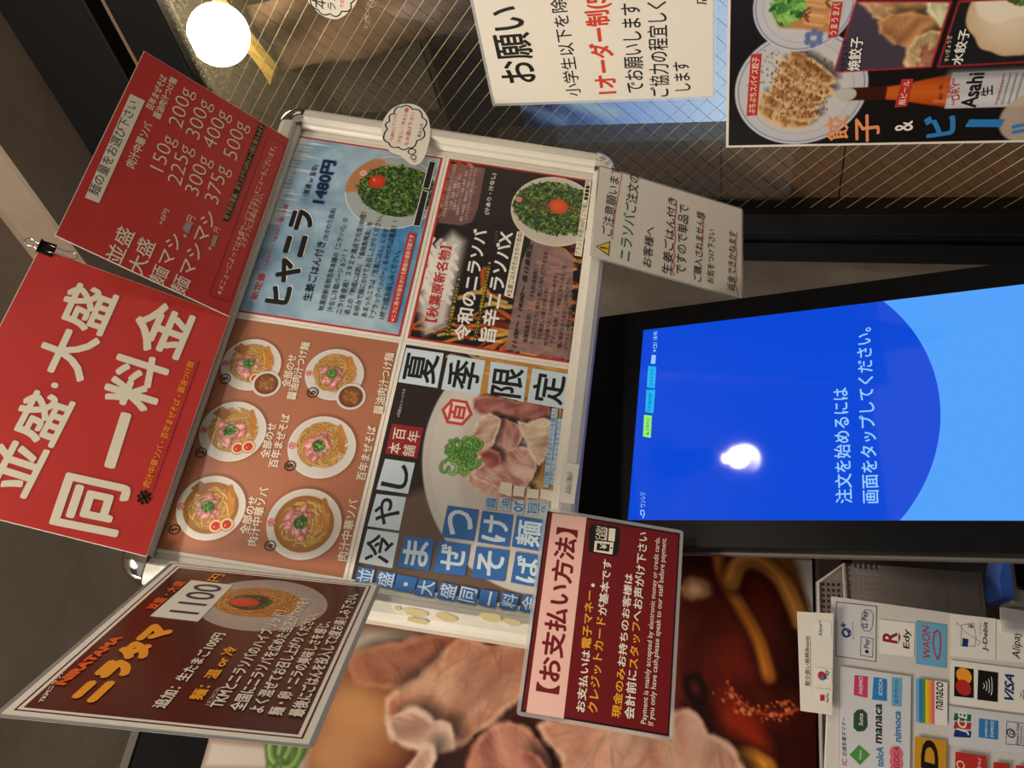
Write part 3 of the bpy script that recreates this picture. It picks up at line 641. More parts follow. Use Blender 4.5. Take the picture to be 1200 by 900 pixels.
# ---- lettering -----------------------------------------------------------------
FC = bpy.data.curves.new('lettering_source', 'FONT'); FO = bpy.data.objects.new('lettering_source', FC); FC.resolution_u = 3
GC = {}
def glyphs(s, bold, shear):
    k = (s, bold, shear)
    if k in GC: return GC[k]
    FC.body = s; FC.offset = 0.008 * min(bold, 0); FC.shear = shear; FC.resolution_u = 2 if len(s) > 12 else 3
    me = FO.to_mesh(); n = len(me.vertices); v = np.empty(n * 3); me.vertices.foreach_get('co', v); v = v.reshape(-1, 3)[:, :2].copy()
    f = [tuple(p.vertices) for p in me.polygons]; FO.to_mesh_clear(); GC[k] = (v, f); return v, f
def layout(s, x0, y0, x1, y1, h, bold, flag):
    v, f = glyphs(s, bold, 0.25 if flag == 'i' else 0.0)
    if len(v) == 0: return v, f
    if bold > .25:      # heavier weights: the same glyphs struck several times, a hair apart
        k = 8 if bold >= 2 else 4; d = .0085 * bold; n = len(v); f = [tuple(i + n * j for i in q) for j in range(k) for q in f]
        v = np.concatenate([np.c_[v, np.full(len(v), 2.6e-6 * j)] + d * np.array([math.cos(6.2832 * j / k + .785), math.sin(6.2832 * j / k + .785), 0]) for j in range(k)])
    if v.shape[1] == 2: v = np.c_[v, np.zeros(len(v))]
    v = v.copy(); w = math.hypot(x1 - x0, y1 - y0); lo = v.min(0); hi = v.max(0)
    sx = w / max(hi[0] - lo[0], 1e-6)
    if flag == 'b': sy = h / 0.73; v[:, 1] *= sy
    else:
        sy = h / max(hi[1] - lo[1], 1e-6) if h else sx; v[:, 1] = (v[:, 1] - lo[1]) * sy
    v[:, 0] = (v[:, 0] - lo[0]) * sx
    c, sn = (x1 - x0) / w, (y1 - y0) / w
    return np.stack([x0 + v[:, 0] * c - v[:, 1] * sn, y0 + v[:, 0] * sn + v[:, 1] * c, v[:, 2]], 1), f
def prints(items, parent, z0=0.0006, dx=0.0, dy=0.0, dz=2.5e-5):
    """turns a sheet's table of marks into one mesh per printed part"""
    import re
    parts = {}; z = z0; cl = []
    def put(part, v, f, c):
        if len(f): cl.append([re.sub(r'\d+$', '', part), np.min(v, 0)[:2], np.max(v, 0)[:2], [(v, f, c, z)]])
    for it in items:
        z += dz; k = it[0]
        if k == 'P': continue
        part = it[1]
        if k == 'T':
            _, _, s, x0, y0, x1, y1, h, c, b, fl = it; x0, y0, x1, y1, h = x0 / 1e4, y0 / 1e4, x1 / 1e4, y1 / 1e4, h / 1e4
            if fl in ('s', 'o', 'o2'):
                v, f = layout(s, x0, y0, x1, y1, h, b, '')
                if fl == 's':
                    put(part, v + np.array([0.0013, -0.0009, 0]), f, 'white'); z += dz
                else:
                    for a in range(8): put(part, v + 0.0011 * np.array([math.cos(a * .785), math.sin(a * .785), 0]), f, 'blue' if fl == 'o' else 'ink'); z += dz / 8
                    z += dz
                put(part, v, f, c)
            else:
                v, f = layout(s, x0, y0, x1, y1, h, b, fl); put(part, v, f, c)
        elif k == 'Q':
            v = [(a / 1e4, b / 1e4) for a, b in it[2]]; n = len(v)
            if sum(v[i][0] * v[(i + 1) % n][1] - v[(i + 1) % n][0] * v[i][1] for i in range(n)) < 0: v = v[::-1]
            put(part, v, [tuple(range(n))], it[3])
        elif k == 'L':
            p = [np.array(a) / 1e4 for a in it[2]]; wd = it[4] / 2e4
            if it[5]: p = p + [p[0]]
            for a, b in zip(p[:-1], p[1:]):
                d = (b - a) / max(np.linalg.norm(b - a), 1e-9); nn = np.array([-d[1], d[0]]) * wd; e = d * wd * 0.8
                put(part, [a - e - nn, b + e - nn, b + e + nn, a - e + nn], [(0, 1, 2, 3)], it[3])
        elif k == 'D':
            x, y, r = it[2] / 1e4, it[3] / 1e4, it[4] / 1e4; n = 28; th = [2 * math.pi * i / n for i in range(n)]
            if it[6]:
                v = [(x + r * math.cos(t), y + r * math.sin(t)) for t in th] + [(x + r * .74 * math.cos(t), y + r * .74 * math.sin(t)) for t in th]
                put(part, v, [(i, (i + 1) % n, n + (i + 1) % n, n + i) for i in range(n)], it[5])
            else: put(part, [(x + r * math.cos(t), y + r * math.sin(t)) for t in th], [tuple(range(n))], it[5])
    # marks of one part within 18 mm of each other are one mesh, farther ones a mesh of their own
    done = False
    while not done:
        done = True
        for i in range(len(cl)):
            for j in range(len(cl) - 1, i, -1):
                if cl[i][0] == cl[j][0] and np.hypot(*np.maximum(0, np.maximum(cl[i][1] - cl[j][2], cl[j][1] - cl[i][2]))) < .011:
                    cl[i][1] = np.minimum(cl[i][1], cl[j][1]); cl[i][2] = np.maximum(cl[i][2], cl[j][2]); cl[i][3] += cl[j][3]; del cl[j]; done = False
    made = {}
    for part, _, _, its in cl:
        v = []; f = []; m = []; mats = []
        for vv, ff, c, zz in its:
            n = len(v); v += [(q[0] - dx, q[1] - dy, zz + (q[2] if len(q) > 2 else 0)) for q in vv]; f += [tuple(i + n for i in q) for q in ff]
            if c not in mats: mats.append(c)
            m += [mats.index(c)] * len(ff)
        made.setdefault(part, []).append(mesh_obj(part, v, f, [ink(c) for c in mats], parent, m))
def on_part(parent, child, base):
    """lettering that sits on a printed patch or a sticker becomes a part of that patch"""
    kids = list(parent.children); hosts = [o for o in kids if o.name.split('.')[0] == base]
    for o in kids:
        if o.name.split('.')[0] == child and hosts:
            c_ = np.mean([v.co[:2] for v in o.data.vertices], 0); h_ = min(hosts, key=lambda q: np.linalg.norm(np.mean([v.co[:2] for v in q.data.vertices], 0) - c_)); o.parent = h_
def anchor(sheet, name): return [np.array(p) / 1e4 for p in next(i for i in DATA[sheet] if i[0] == 'P' and i[1] == name)[2]]
# ---- painted photographs (printed pictures on the sheets) ------------------------
def smooth_noise(h, w, cell, rng):
    gh, gw = int(h / cell) + 3, int(w / cell) + 3; g = rng.random((gh, gw)); y = np.arange(h) / cell; x = np.arange(w) / cell
    yi = y.astype(int); xi = x.astype(int); fy = (y - yi)[:, None]; fx = (x - xi)[None]; fy = fy * fy * (3 - 2 * fy); fx = fx * fx * (3 - 2 * fx)
    a = g[yi][:, xi]; b = g[yi][:, xi + 1]; c = g[yi + 1][:, xi]; d = g[yi + 1][:, xi + 1]
    return (a * (1 - fx) + b * fx) * (1 - fy) + (c * (1 - fx) + d * fx) * fy
class Canvas:
    def __init__(s, x0, y0, x1, y1, px, bg, seed=1):
        s.x0, s.y0, s.px = x0, y0, px; s.w = max(2, int(round((x1 - x0) / px)) + 1); s.h = max(2, int(round((y1 - y0) / px)) + 1)
        s.a = np.empty((s.h, s.w, 3)); s.a[:] = bg; s.rng = np.random.default_rng(seed)
    def fbm(s, cell): return 0.5 * smooth_noise(s.h, s.w, cell, s.rng) + 0.3 * smooth_noise(s.h, s.w, max(cell / 2, 1), s.rng) + 0.2 * smooth_noise(s.h, s.w, max(cell / 4, 1), s.rng)
    def P(s, p): return (p[0] - s.x0) / s.px, (p[1] - s.y0) / s.px
    def win(s, x0, y0, x1, y1):
        x0, y0, x1, y1 = max(int(x0), 0), max(int(y0), 0), min(int(x1) + 2, s.w), min(int(y1) + 2, s.h)
        if x1 <= x0 or y1 <= y0: return None
        return x0, y0, x1, y1
    def mix(s, wn, m, c):
        x0, y0, x1, y1 = wn; t = s.a[y0:y1, x0:x1]; m = m[..., None]; t += m * (np.asarray(c, float) - t)
    def blob(s, p, rx, ry, c, rot=0.0, soft=1.0, al=1.0, wob=0.0, c2=None, clip=None, ph=None):
        cx, cy = s.P(p); rx /= s.px; ry /= s.px; R = max(rx, ry) * (1 + wob) + soft + 2; wn = s.win(cx - R, cy - R, cx + R, cy + R)
        if not wn: return
        Y, X = np.mgrid[wn[1]:wn[3], wn[0]:wn[2]]; u = (X - cx) * math.cos(rot) + (Y - cy) * math.sin(rot); v = -(X - cx) * math.sin(rot) + (Y - cy) * math.cos(rot)
        u = u / rx; v = v / ry; r = np.hypot(u, v)
        if wob:
            th = np.arctan2(v, u); k = s.rng.random(5) * 6.28 if ph is None else ph; r = r / (1 + wob * (np.sin(2 * th + k[0]) * .4 + np.sin(3 * th + k[1]) * .35 + np.sin(5 * th + k[2]) * .25 + np.sin(9 * th + k[3]) * .15))
        m = np.clip((1 - r) * min(rx, ry) / soft + 0.5, 0, 1) * al
        if clip is not None: m = m * clip[wn[1]:wn[3], wn[0]:wn[2]]
        cc = np.asarray(c, float)
        if c2 is not None: q = np.clip(r, 0, 1)[..., None] ** 2; cc = cc * (1 - q) + np.asarray(c2, float) * q
        s.mix(wn, m, cc)
    def stroke(s, pts, wd, c, al=1.0, soft=1.0, clip=None):
        p = np.array([s.P(q) for q in pts]); wd = wd / s.px / 2; pad = wd + soft + 1
        wn = s.win(p[:, 0].min() - pad, p[:, 1].min() - pad, p[:, 0].max() + pad, p[:, 1].max() + pad)
        if not wn: return
        Y, X = np.mgrid[wn[1]:wn[3], wn[0]:wn[2]]; d = np.full(X.shape, 1e9)
        for a, b in zip(p[:-1], p[1:]):
            e = b - a; t = np.clip(((X - a[0]) * e[0] + (Y - a[1]) * e[1]) / max(e @ e, 1e-9), 0, 1); d = np.minimum(d, np.hypot(X - a[0] - t * e[0], Y - a[1] - t * e[1]))
        m = np.clip((wd - d) / soft + 0.5, 0, 1) * al
        if clip is not None: m = m * clip[wn[1]:wn[3], wn[0]:wn[2]]
        s.mix(wn, m, c)
    def mask(s, pts, soft=1.0):
        p = np.array([s.P(q) for q in pts]); Y, X = np.mgrid[0:s.h, 0:s.w]; ins = np.zeros(X.shape, bool); d = np.full(X.shape, 1e9); n = len(p)
        for i in range(n):
            a, b = p[i], p[(i + 1) % n]; e = b - a; t = np.clip(((X - a[0]) * e[0] + (Y - a[1]) * e[1]) / max(e @ e, 1e-9), 0, 1); d = np.minimum(d, np.hypot(X - a[0] - t * e[0], Y - a[1] - t * e[1]))
            if abs(e[1]) > 1e-9: ins ^= ((a[1] > Y) != (b[1] > Y)) & (X < e[0] * (Y - a[1]) / e[1] + a[0])
        return np.clip(np.where(ins, d, -d) / soft + 0.5, 0, 1)
    def poly(s, pts, c, soft=1.0, al=1.0):
        m = s.mask(pts, soft)[..., None] * al; s.a += m * (np.asarray(c, float) - s.a); return m[..., 0]
    def build(s, name, parent, z, keep=None, m=None):
        xs = s.x0 + np.arange(s.w) * s.px; ys = s.y0 + np.arange(s.h) * s.px; X, Y = np.meshgrid(xs, ys); n = s.w * s.h
        co = np.stack([X, Y, np.full_like(X, z)], -1).reshape(-1, 3); i = np.arange(n).reshape(s.h, s.w)
        q = np.stack([i[:-1, :-1], i[:-1, 1:], i[1:, 1:], i[1:, :-1]], -1).reshape(-1, 4)
        if keep is not None: q = q[(keep[:-1, :-1] & keep[1:, 1:] & keep[:-1, 1:] & keep[1:, :-1]).reshape(-1)]
        used, inv = np.unique(q, return_inverse=True); co = co[used]; q = inv.reshape(-1, 4)
        c = np.ones((len(used), 4)); c[:, :3] = s2l(np.clip(s.a.reshape(-1, 3)[used], 0, 255))
        me = bpy.data.meshes.new(name); me.vertices.add(len(co)); me.vertices.foreach_set('co', co.ravel()); me.loops.add(q.size); me.loops.foreach_set('vertex_index', q.ravel().astype(np.int32))
        me.polygons.add(len(q)); me.polygons.foreach_set('loop_start', (np.arange(len(q)) * 4).astype(np.int32)); me.update(calc_edges=True)
        at = me.color_attributes.new('print', 'FLOAT_COLOR', 'POINT'); at.data.foreach_set('color', c.ravel()); me.materials.append(m or picmat())
        o = bpy.data.objects.new(name, me); col.objects.link(o); o.parent = parent; return o
def jit(c, rng, a): return np.clip(np.asarray(c, float) + (rng.random() - .5) * 2 * a + (rng.random(3) - .5) * a * .5, 0, 255)
def noodles(c, p, rx, ry, base, n, wd, seed=3, rot=0.0):
    r = np.random.default_rng(seed); cl = c.mask([(p[0] + rx * math.cos(t) * math.cos(rot) - ry * math.sin(t) * math.sin(rot), p[1] + rx * math.cos(t) * math.sin(rot) + ry * math.sin(t) * math.cos(rot)) for t in np.linspace(0, 6.28, 40)], 3)
    for i in range(n):
        a = r.random() * 6.28; rad = (r.random() ** .5); q = np.array([p[0] + rx * rad * math.cos(a), p[1] + ry * rad * math.sin(a)]); d = a + 1.57 + (r.random() - .5) * 1.5; L = rx * (.5 + r.random() * .7); cu = (r.random() - .3) * 2.4
        pts = []
        for k in range(7): pts.append(tuple(q)); q = q + L / 6 * np.array([math.cos(d), math.sin(d)]); d += cu / 6
        b = jit(base, r, 16)
        c.stroke(pts, wd * 1.6, b * .55, .75, 1.2, cl); c.stroke(pts, wd, b, 1, 1, cl); c.stroke([(x + wd * .15, y + wd * .18) for x, y in pts], wd * .3, np.minimum(b * 1.22, 255), .7, 1, cl)
def greens(c, p, rx, ry, n, seed, sz=.0022, pal=((40,66,26),(62,96,34),(90,124,48),(128,156,70),(30,48,22))):
    r = np.random.default_rng(seed)
    c.blob(p, rx, ry, pal[4], 0, 2, 1, .06)
    for i in range(n):
        a = r.random() * 6.28; q = r.random() ** .5 * (.96 + .1 * r.random()); k = pal[min(int(r.random() * 5), 4)]
        c.blob((p[0] + rx * q * math.cos(a), p[1] + ry * q * math.sin(a)), sz * (.6 + r.random()), sz * (.35 + .35 * r.random()), jit(k, r, 16), r.random() * 3.14, .9, 1, .2)
def porks(c, p, rx, ry, n, seed, base=(222,146,140), sz=.28):
    r = np.random.default_rng(seed)
    for i in range(n):
        a = r.random() * 6.28; q = r.random() ** .5 * (1 - .5 * i / n); x = (p[0] + rx * q * math.cos(a), p[1] + ry * q * math.sin(a)); s_ = rx * sz * (.7 + .6 * r.random()); ro = r.random() * 3.14; b = jit(base, r, 18)
        ph = r.random(5) * 6.28
        c.blob((x[0] + s_ * .12, x[1] - s_ * .15), s_ * 1.1, s_ * .75, b * .5, ro, 2.5, .55, .35, ph=ph); c.blob(x, s_, s_ * .66, np.minimum(b * 1.12, 255), ro, 1.2, 1, .35, c2=b * .86, ph=ph)
        c.blob((x[0] - s_ * .2, x[1] + s_ * .1), s_ * .5, s_ * .2, (246,214,204), ro + .3, 2, .55, .3)
def egg(c, p, r): c.blob(p, r * 1.08, r * 1.08, (120,80,50), 0, 1.5, .8); c.blob(p, r, r, (226,176,126), 0, 1); c.blob(p, r * .84, r * .84, (240,226,200), 0, 1, .6); c.blob(p, r * .66, r * .66, (206,52,28), 0, 1, c2=(180,44,30)); c.blob((p[0] - r * .2, p[1] + r * .2), r * .18, r * .1, (250,200,170), .5, 1, .8)
def mark(c, p, r, colr=(186,40,52)):
    hx = [(p[0] + r * math.cos(t), p[1] + r * math.sin(t)) for t in np.arange(6) * math.pi / 3 + math.pi / 6]
    c.poly(hx, colr); c.poly([(p[0] + (x - p[0]) * .78, p[1] + (y - p[1]) * .78) for x, y in hx], (240,228,216))
    for a, b in (((-.5, .42), (.5, .42)), ((-.36, .12), (.36, .12)), ((-.36, .12), (-.36, -.42)), ((.36, .12), (.36, -.42)), ((-.36, -.42), (.36, -.42)), ((-.36, -.15), (.36, -.15)), ((0, .42), (-.1, .12))):
        c.stroke([(p[0] + a[0] * r, p[1] + a[1] * r), (p[0] + b[0] * r, p[1] + b[1] * r)], r * .17, colr)
def plate(c, p, rx, ry, rim=(214,210,204), inner=(196,190,184), sh=.25):
    c.blob((p[0] + rx * .04, p[1] - ry * .05), rx * 1.04, ry * 1.04, (20,14,10), 0, rx / c.px * .12, sh); c.blob(p, rx, ry, rim, 0, 1.2, c2=np.asarray(rim) * 1.05); c.blob(p, rx * .955, ry * .955, inner, 0, 1.2, c2=rim)
# ------------------------------------------------------------------ poses (solved from the sheets' real paper sizes)
RB = ((0.88144, 0.09368, 0.46292), (0.4703, -0.26427, -0.84201), (0.04346, 0.95989, -0.277)); TB = (0.0442, 0.9516, 1.8642)
def on_board(off): return tuple(TB[i] + RB[i][2] * off for i in range(3))
RG = ((0.63802, 0.0, -0.77002), (-0.77002, 0.0, -0.63802), (0.0, 1.0, 0.0)); TG = (0.8316, 0.6891, 1.45)
def on_glass(off): return tuple(TG[i] + RG[i][2] * off for i in range(3))
RK = ((0.93094, -0.13172, 0.34058), (0.36398, 0.25964, -0.89449), (0.02939, 0.95668, 0.28965)); TK = (-0.1496, 0.9895, 1.5847)
# ------------------------------------------------------------------ materials
m_conc = mat('concrete', (158, 140, 122), 0.85, noise=(134, 118, 103), bump=0.25, nscale=5)
m_black = mat('black_paint', (15, 14, 14), 0.5, spec=.25); m_blackgloss = mat('black_gloss', (10, 10, 11), 0.12); m_dark = mat('dark_plastic', (14, 14, 15), 0.4, spec=.2, noise=(10, 10, 11), nscale=30)
m_white = mat('white_paint_metal', (226, 222, 210), 0.32, noise=(214, 209, 196), nscale=14); m_chrome = mat('chrome', (200, 198, 192), 0.08, metal=1.0)
m_paper = mat('paper', (236, 230, 216), 0.6); m_red = mat('red_card_print', (204, 60, 54), 0.42, noise=(194, 54, 49), nscale=12)
m_wood = mat('dark_wood', (124, 92, 68), 0.5, noise=(96, 70, 52), nscale=9); m_steel = mat('wire_steel', (226, 208, 160), 0.4, metal=.45)
def film_mat():
    if 'film' in MATS: return MATS['film']
    m = bpy.data.materials.new('clear_film'); m.use_nodes = True; nt = m.node_tree; nt.nodes.clear()
    o = nt.nodes.new('ShaderNodeOutputMaterial'); t = nt.nodes.new('ShaderNodeBsdfTransparent'); g = nt.nodes.new('ShaderNodeBsdfGlossy'); g.inputs['Roughness'].default_value = 0.12; d = nt.nodes.new('ShaderNodeBsdfDiffuse'); d.inputs['Color'].default_value = (.9, .9, .88, 1)
    a = nt.nodes.new('ShaderNodeMixShader'); a.inputs[0].default_value = .3; b = nt.nodes.new('ShaderNodeMixShader'); fr = nt.nodes.new('ShaderNodeFresnel'); fr.inputs['IOR'].default_value = 1.45
    nt.links.new(t.outputs[0], a.inputs[1]); nt.links.new(d.outputs[0], a.inputs[2]); nt.links.new(fr.outputs[0], b.inputs[0]); nt.links.new(a.outputs[0], b.inputs[1]); nt.links.new(g.outputs[0], b.inputs[2]); nt.links.new(b.outputs[0], o.inputs[0])
    MATS['film'] = m; return m
def glass_mat():
    m = bpy.data.materials.new('dusty_glass'); m.use_nodes = True; nt = m.node_tree; nt.nodes.clear(); L = nt.links.new
    o = nt.nodes.new('ShaderNodeOutputMaterial'); t = nt.nodes.new('ShaderNodeBsdfTransparent'); t.inputs[0].default_value = (.96, .96, .94, 1); tr = nt.nodes.new('ShaderNodeBsdfTranslucent'); tr.inputs[0].default_value = (.9, .82, .6, 1)
    g = nt.nodes.new('ShaderNodeBsdfGlossy'); g.inputs['Roughness'].default_value = 0.03
    tc = nt.nodes.new('ShaderNodeTexCoord'); nz = nt.nodes.new('ShaderNodeTexNoise'); nz.inputs['Scale'].default_value = 420; nz.inputs['Detail'].default_value = 5; L(tc.outputs['Object'], nz.inputs[0])
    mr = nt.nodes.new('ShaderNodeMapRange'); mr.inputs[1].default_value = .56; mr.inputs[2].default_value = .78; mr.inputs[3].default_value = .02; mr.inputs[4].default_value = .30; L(nz.outputs[0], mr.inputs[0])
    a = nt.nodes.new('ShaderNodeMixShader'); L(mr.outputs[0], a.inputs[0]); L(t.outputs[0], a.inputs[1]); L(tr.outputs[0], a.inputs[2])
    b = nt.nodes.new('ShaderNodeMixShader'); b.inputs[0].default_value = .035; L(a.outputs[0], b.inputs[1]); L(g.outputs[0], b.inputs[2]); L(b.outputs[0], o.inputs[0]); return m
# ------------------------------------------------------------------ room
def room_part(name, base, x0, y0, z0, x1, y1, z1, m, b=0.0):
    o = MB().box(x0, y0, z0, x1, y1, z1, b).build(name, m); o.matrix_world = pose(*base); return struct(o)
GL = (RG, TG)
room_part('floor', (((1, 0, 0), (0, 1, 0), (0, 0, 1)), (0, 0, 0)), -3, -3, -.1, 3, 3.2, 0, mat('floor_tile', (92, 84, 78), .5, noise=(80, 72, 66), nscale=3))
o = MB()
# the dropped slab along the glass, its step and the higher slab, in one profile run along the glass
prof = [(-1.6, 1.14), (.172, 1.14), (.176, 1.146), (.18, 1.222), (.186, 1.23), (3.2, 1.23), (3.2, 1.42), (-1.6, 1.42)]
n = len(prof); v = [(-3.2, y, z) for z, y in prof] + [(2.2, y, z) for z, y in prof]
o.add(v, [tuple(range(n)), tuple(range(n, 2 * n))[::-1]] + [(i, n + i, n + (i + 1) % n, (i + 1) % n) for i in range(n)])
c = o.build('ceiling', m_conc); c.matrix_world = pose(*GL); struct(c)
room_part('wall_right', GL, -1.9, -1.45, -.14, -.948, .87, -.01, mat('grey_wall', (196, 180, 160), .8, noise=(160, 146, 130), nscale=7), 0.0)
room_part('wall_far', (RG, on_glass(-1.5)), -3.2, -1.45, -.1, 2.2, 1.14, 0, mat('far_wall', (38, 32, 28), .8))
# window_1: wire glass in its black frame
win = bpy.data.objects.new('window_1', None); col.objects.link(win); win.matrix_world = pose(*GL); struct(win)
MB().box(-.862, -1.45, -.003, 2.2, .872, .003).build('pane', glass_mat(), win)
for fam in (1, -1):
    wm = MB()
    for k in range(-80, 60):
        cst = -.802 + k * .0257 if fam == 1 else -1.10 + k * .0257 + .011
        # fam 1: x + y = cst ; fam -1: y - x = -cst'
        pts = []
        for y in (-.40, .868):
            x = cst - y if fam == 1 else y - 1.42 - k * .0257
            pts.append((x, y))
        (xa, ya), (xb, yb) = pts; lo, hi = -.86, -.25
        def clipx(xa, ya, xb, yb):
            t0, t1 = 0.0, 1.0; d = xb - xa
            for bound, sgn in ((lo, 1), (hi, -1)):
                pa = (xa - bound) * sgn; pb = (xb - bound) * sgn
                if pa < 0 and pb < 0: return None
                if pa < 0: t0 = max(t0, pa / (pa - pb))
                if pb < 0: t1 = min(t1, pa / (pa - pb))
            return (t0, t1) if t1 > t0 else None
        r_ = clipx(xa, ya, xb, yb)
        if r_:
            f_ = lambda t: (xa + (xb - xa) * t, ya + (yb - ya) * t, 0.0)
            a_, b_ = f_(r_[0]), f_(r_[1])
            wm.tube([(a_[0], a_[1], .0044), (b_[0], b_[1], .0044)], .00042 if fam == 1 else .00028, 5)
    wm.build('wire_mesh', m_steel if fam == 1 else mat('shaded_wire', (70, 66, 58), .35, metal=1.0), win, True)  # crossing family gets a darker colour for the lesser light it catches
fr = MB(); fr.box(-.947, -1.45, -.05, -.8625, 1.138, .012, .002); fr.box(-.882, -1.45, -.05, -.846, .9, .022, .003); fr.box(-.93, -1.45, .012, -.905, .9, .016, .001); fr.build('frame', m_black, win)
hd = MB(); hd.box(-.862, .868, -.014, 2.2, .952, .02, .003); hd.build('head_rail', m_black, win)
MB().box(-.862, .952, -.014, 2.2, .978, -.002).build('head_recess', mat('dark_brown_metal', (52, 44, 38), .5), win)
MB().box(-.862, .950, .004, 2.2, .9565, .023, .001).build('head_bead', mat('brown_bead', (120, 100, 78), .35), win)
MB().box(-.862, .978, -.014, 2.2, 1.138, .03, .003).build('fascia', mat('black_fascia', (17, 17, 19), .4, spec=.4), win)
# wooden panels low behind the glass
sx = [-1.0] + [None] * 0
for i, (ya, yb) in enumerate(((.35, .0735), (.0715, -.098), (-.1, -1.2))):
    room_part('trim_%d' % (i + 1), (RG, on_glass(-.02)), -.862, yb, -.03, -.748, ya, 0, m_wood, .001)
room_part('trim_4', (RG, on_glass(-.012)), -.75, -1.3, -.05, -.738, .42, -.002, mat('brown_metal_trim', (74, 64, 54), .4), .001)
# ------------------------------------------------------------------ beyond the glass
gb = RG, on_glass(-.25)
def slab(name, pts, zs, th, m, label, cat):
    """a folded sheet with thickness th: each corner has its own depth"""
    n = len(pts); v = [(x, y, z) for (x, y), z in zip(pts, zs)] + [(x, y, z - th) for (x, y), z in zip(pts, zs)]
    o = mesh_obj(name, v, [tuple(range(n)), tuple(range(n, 2 * n))[::-1]] + [(i, n + i, n + (i + 1) % n, (i + 1) % n) for i in range(n)], m)
    o.matrix_world = pose(*gb); return tag(o, label, cat)
def canopy():
    # brown cloth strung under the neighbouring ceiling: a gridded sheet with folds
    N, M_ = 28, 16; v = []; f = []
    A, B, C_, D_ = np.array((-.60, .91)), np.array((-.728, .894)), np.array((-.70, .47)), np.array((-.50, .47))
    for i in range(N + 1):
        t = i / N
        for j in range(M_ + 1):
            s_ = j / M_; p = (A * (1 - t) + D_ * t) * (1 - s_) + (B * (1 - t) + C_ * t) * s_
            z = -.02 * t + .018 * math.sin(6 * s_ + 5 * t) + .012 * math.sin(13 * t - 4 * s_) - .05 * s_ * t
            v.append((p[0], p[1], z))
    for i in range(N):
        for j in range(M_): a = i * (M_ + 1) + j; f.append((a, a + 1, a + M_ + 2, a + M_ + 1))
    o = mesh_obj('cloth_canopy', v, f, mat('brown_cloth', (116, 90, 72), .85, noise=(84, 64, 50), nscale=18), smooth=True)
    so = o.modifiers.new('thickness', 'SOLIDIFY'); so.thickness = .003; o.matrix_world = pose(*gb)
    return tag(o, 'brown cloth sheet hung under the ceiling behind the wired glass', 'cloth')
canopy()
slab('ceiling_panel', [(-.725, .90), (-.735, .925), (-.79, .88), (-.845, .82), (-.85, .62), (-.72, .64), (-.722, .82)], [-.06, -.06, -.05, -.04, -.05, -.08, -.07], .01, mat('taupe_panel', (66, 58, 52), .75, noise=(56, 49, 44), nscale=6), 'taupe ceiling panel behind the wired glass just above the menu board', 'panel')
slab('yellow_batten', [(-.55, .93), (-.57, .925), (-.701, .876), (-.727, .894), (-.695, .899), (-.58, .94)], [.05] * 6, .02, mat('yellow_paint', (222, 186, 92), .5), 'yellow painted batten beside the round lamp behind the glass', 'batten')
# globe lamp close behind the glass
lp = thing('globe_lamp', RG, tuple(np.array(on_glass(-.11)) + np.array([RG[i][0] * -.582 + RG[i][1] * .886 for i in range(3)])), 'glowing white globe lamp behind the wired glass beside the red card', 'lamp')
MB().lathe([(.0001, -.05)] + [(.0500 * math.sin(t), -.05 * math.cos(t)) for t in np.linspace(.1, 3.04, 22)] + [(.0001, .05)], 40).build('globe', mat('lamp_globe', (255, 250, 235), .3, emit=(255, 240, 205), estr=9.0), lp, True)
MB().tube([(0, .04, -.02), (0, .10, -.03), (0, .25, -.03)], .012, 12).build('stem', m_black, lp)
pl = bpy.data.lights.new('globe_light', 'POINT'); pl.energy = 2.2; pl.color = (1, .84, .58); pl.shadow_soft_size = .05; plo = bpy.data.objects.new('globe_light', pl); col.objects.link(plo); plo.parent = lp; plo.location = (.085, -.02, 0)
# backlit blue sign
ds = thing('lightbox_sign', RG, on_glass(-.12), 'backlit blue lightbox sign glowing behind the wired glass', 'sign')
MB().box(-.80, -.55, -.06, -.38, .405, -.004, .004).build('box', m_black, ds)
cv = Canvas(-.795, -.545, -.385, .40, .0035, (30, 60, 110), 5)
Y = np.linspace(-.545, .40, cv.h)[:, None]; X = np.linspace(-.795, -.385, cv.w)[None]
yk = np.clip(Y + 0 * X, -.5, .45); kx = [-.5, .0, .08, .16, .23, .30, .35, .41, .45]
cv.a = np.stack([np.interp(yk, kx, c_) for c_ in ((206, 206, 190, 158, 122, 62, 30, 6, 3), (228, 226, 216, 190, 156, 94, 50, 12, 6), (255, 255, 252, 240, 216, 152, 90, 24, 12))], -1); cv.a += (cv.fbm(30)[..., None] - .5) * 30
cv.stroke([(-.70, .36), (-.735, .30), (-.755, .25)], .026, (150, 180, 200), .8, 5); cv.stroke([(-.735, .40), (-.752, .36), (-.765, .33)], .012, (120, 150, 190), .6, 4); cv.stroke([(-.76, .37), (-.775, .33)], .012, (110, 140, 185), .5, 4)
cv.build('lit_face', ds, 0.0, m=picmat('lit_print', .4, True))
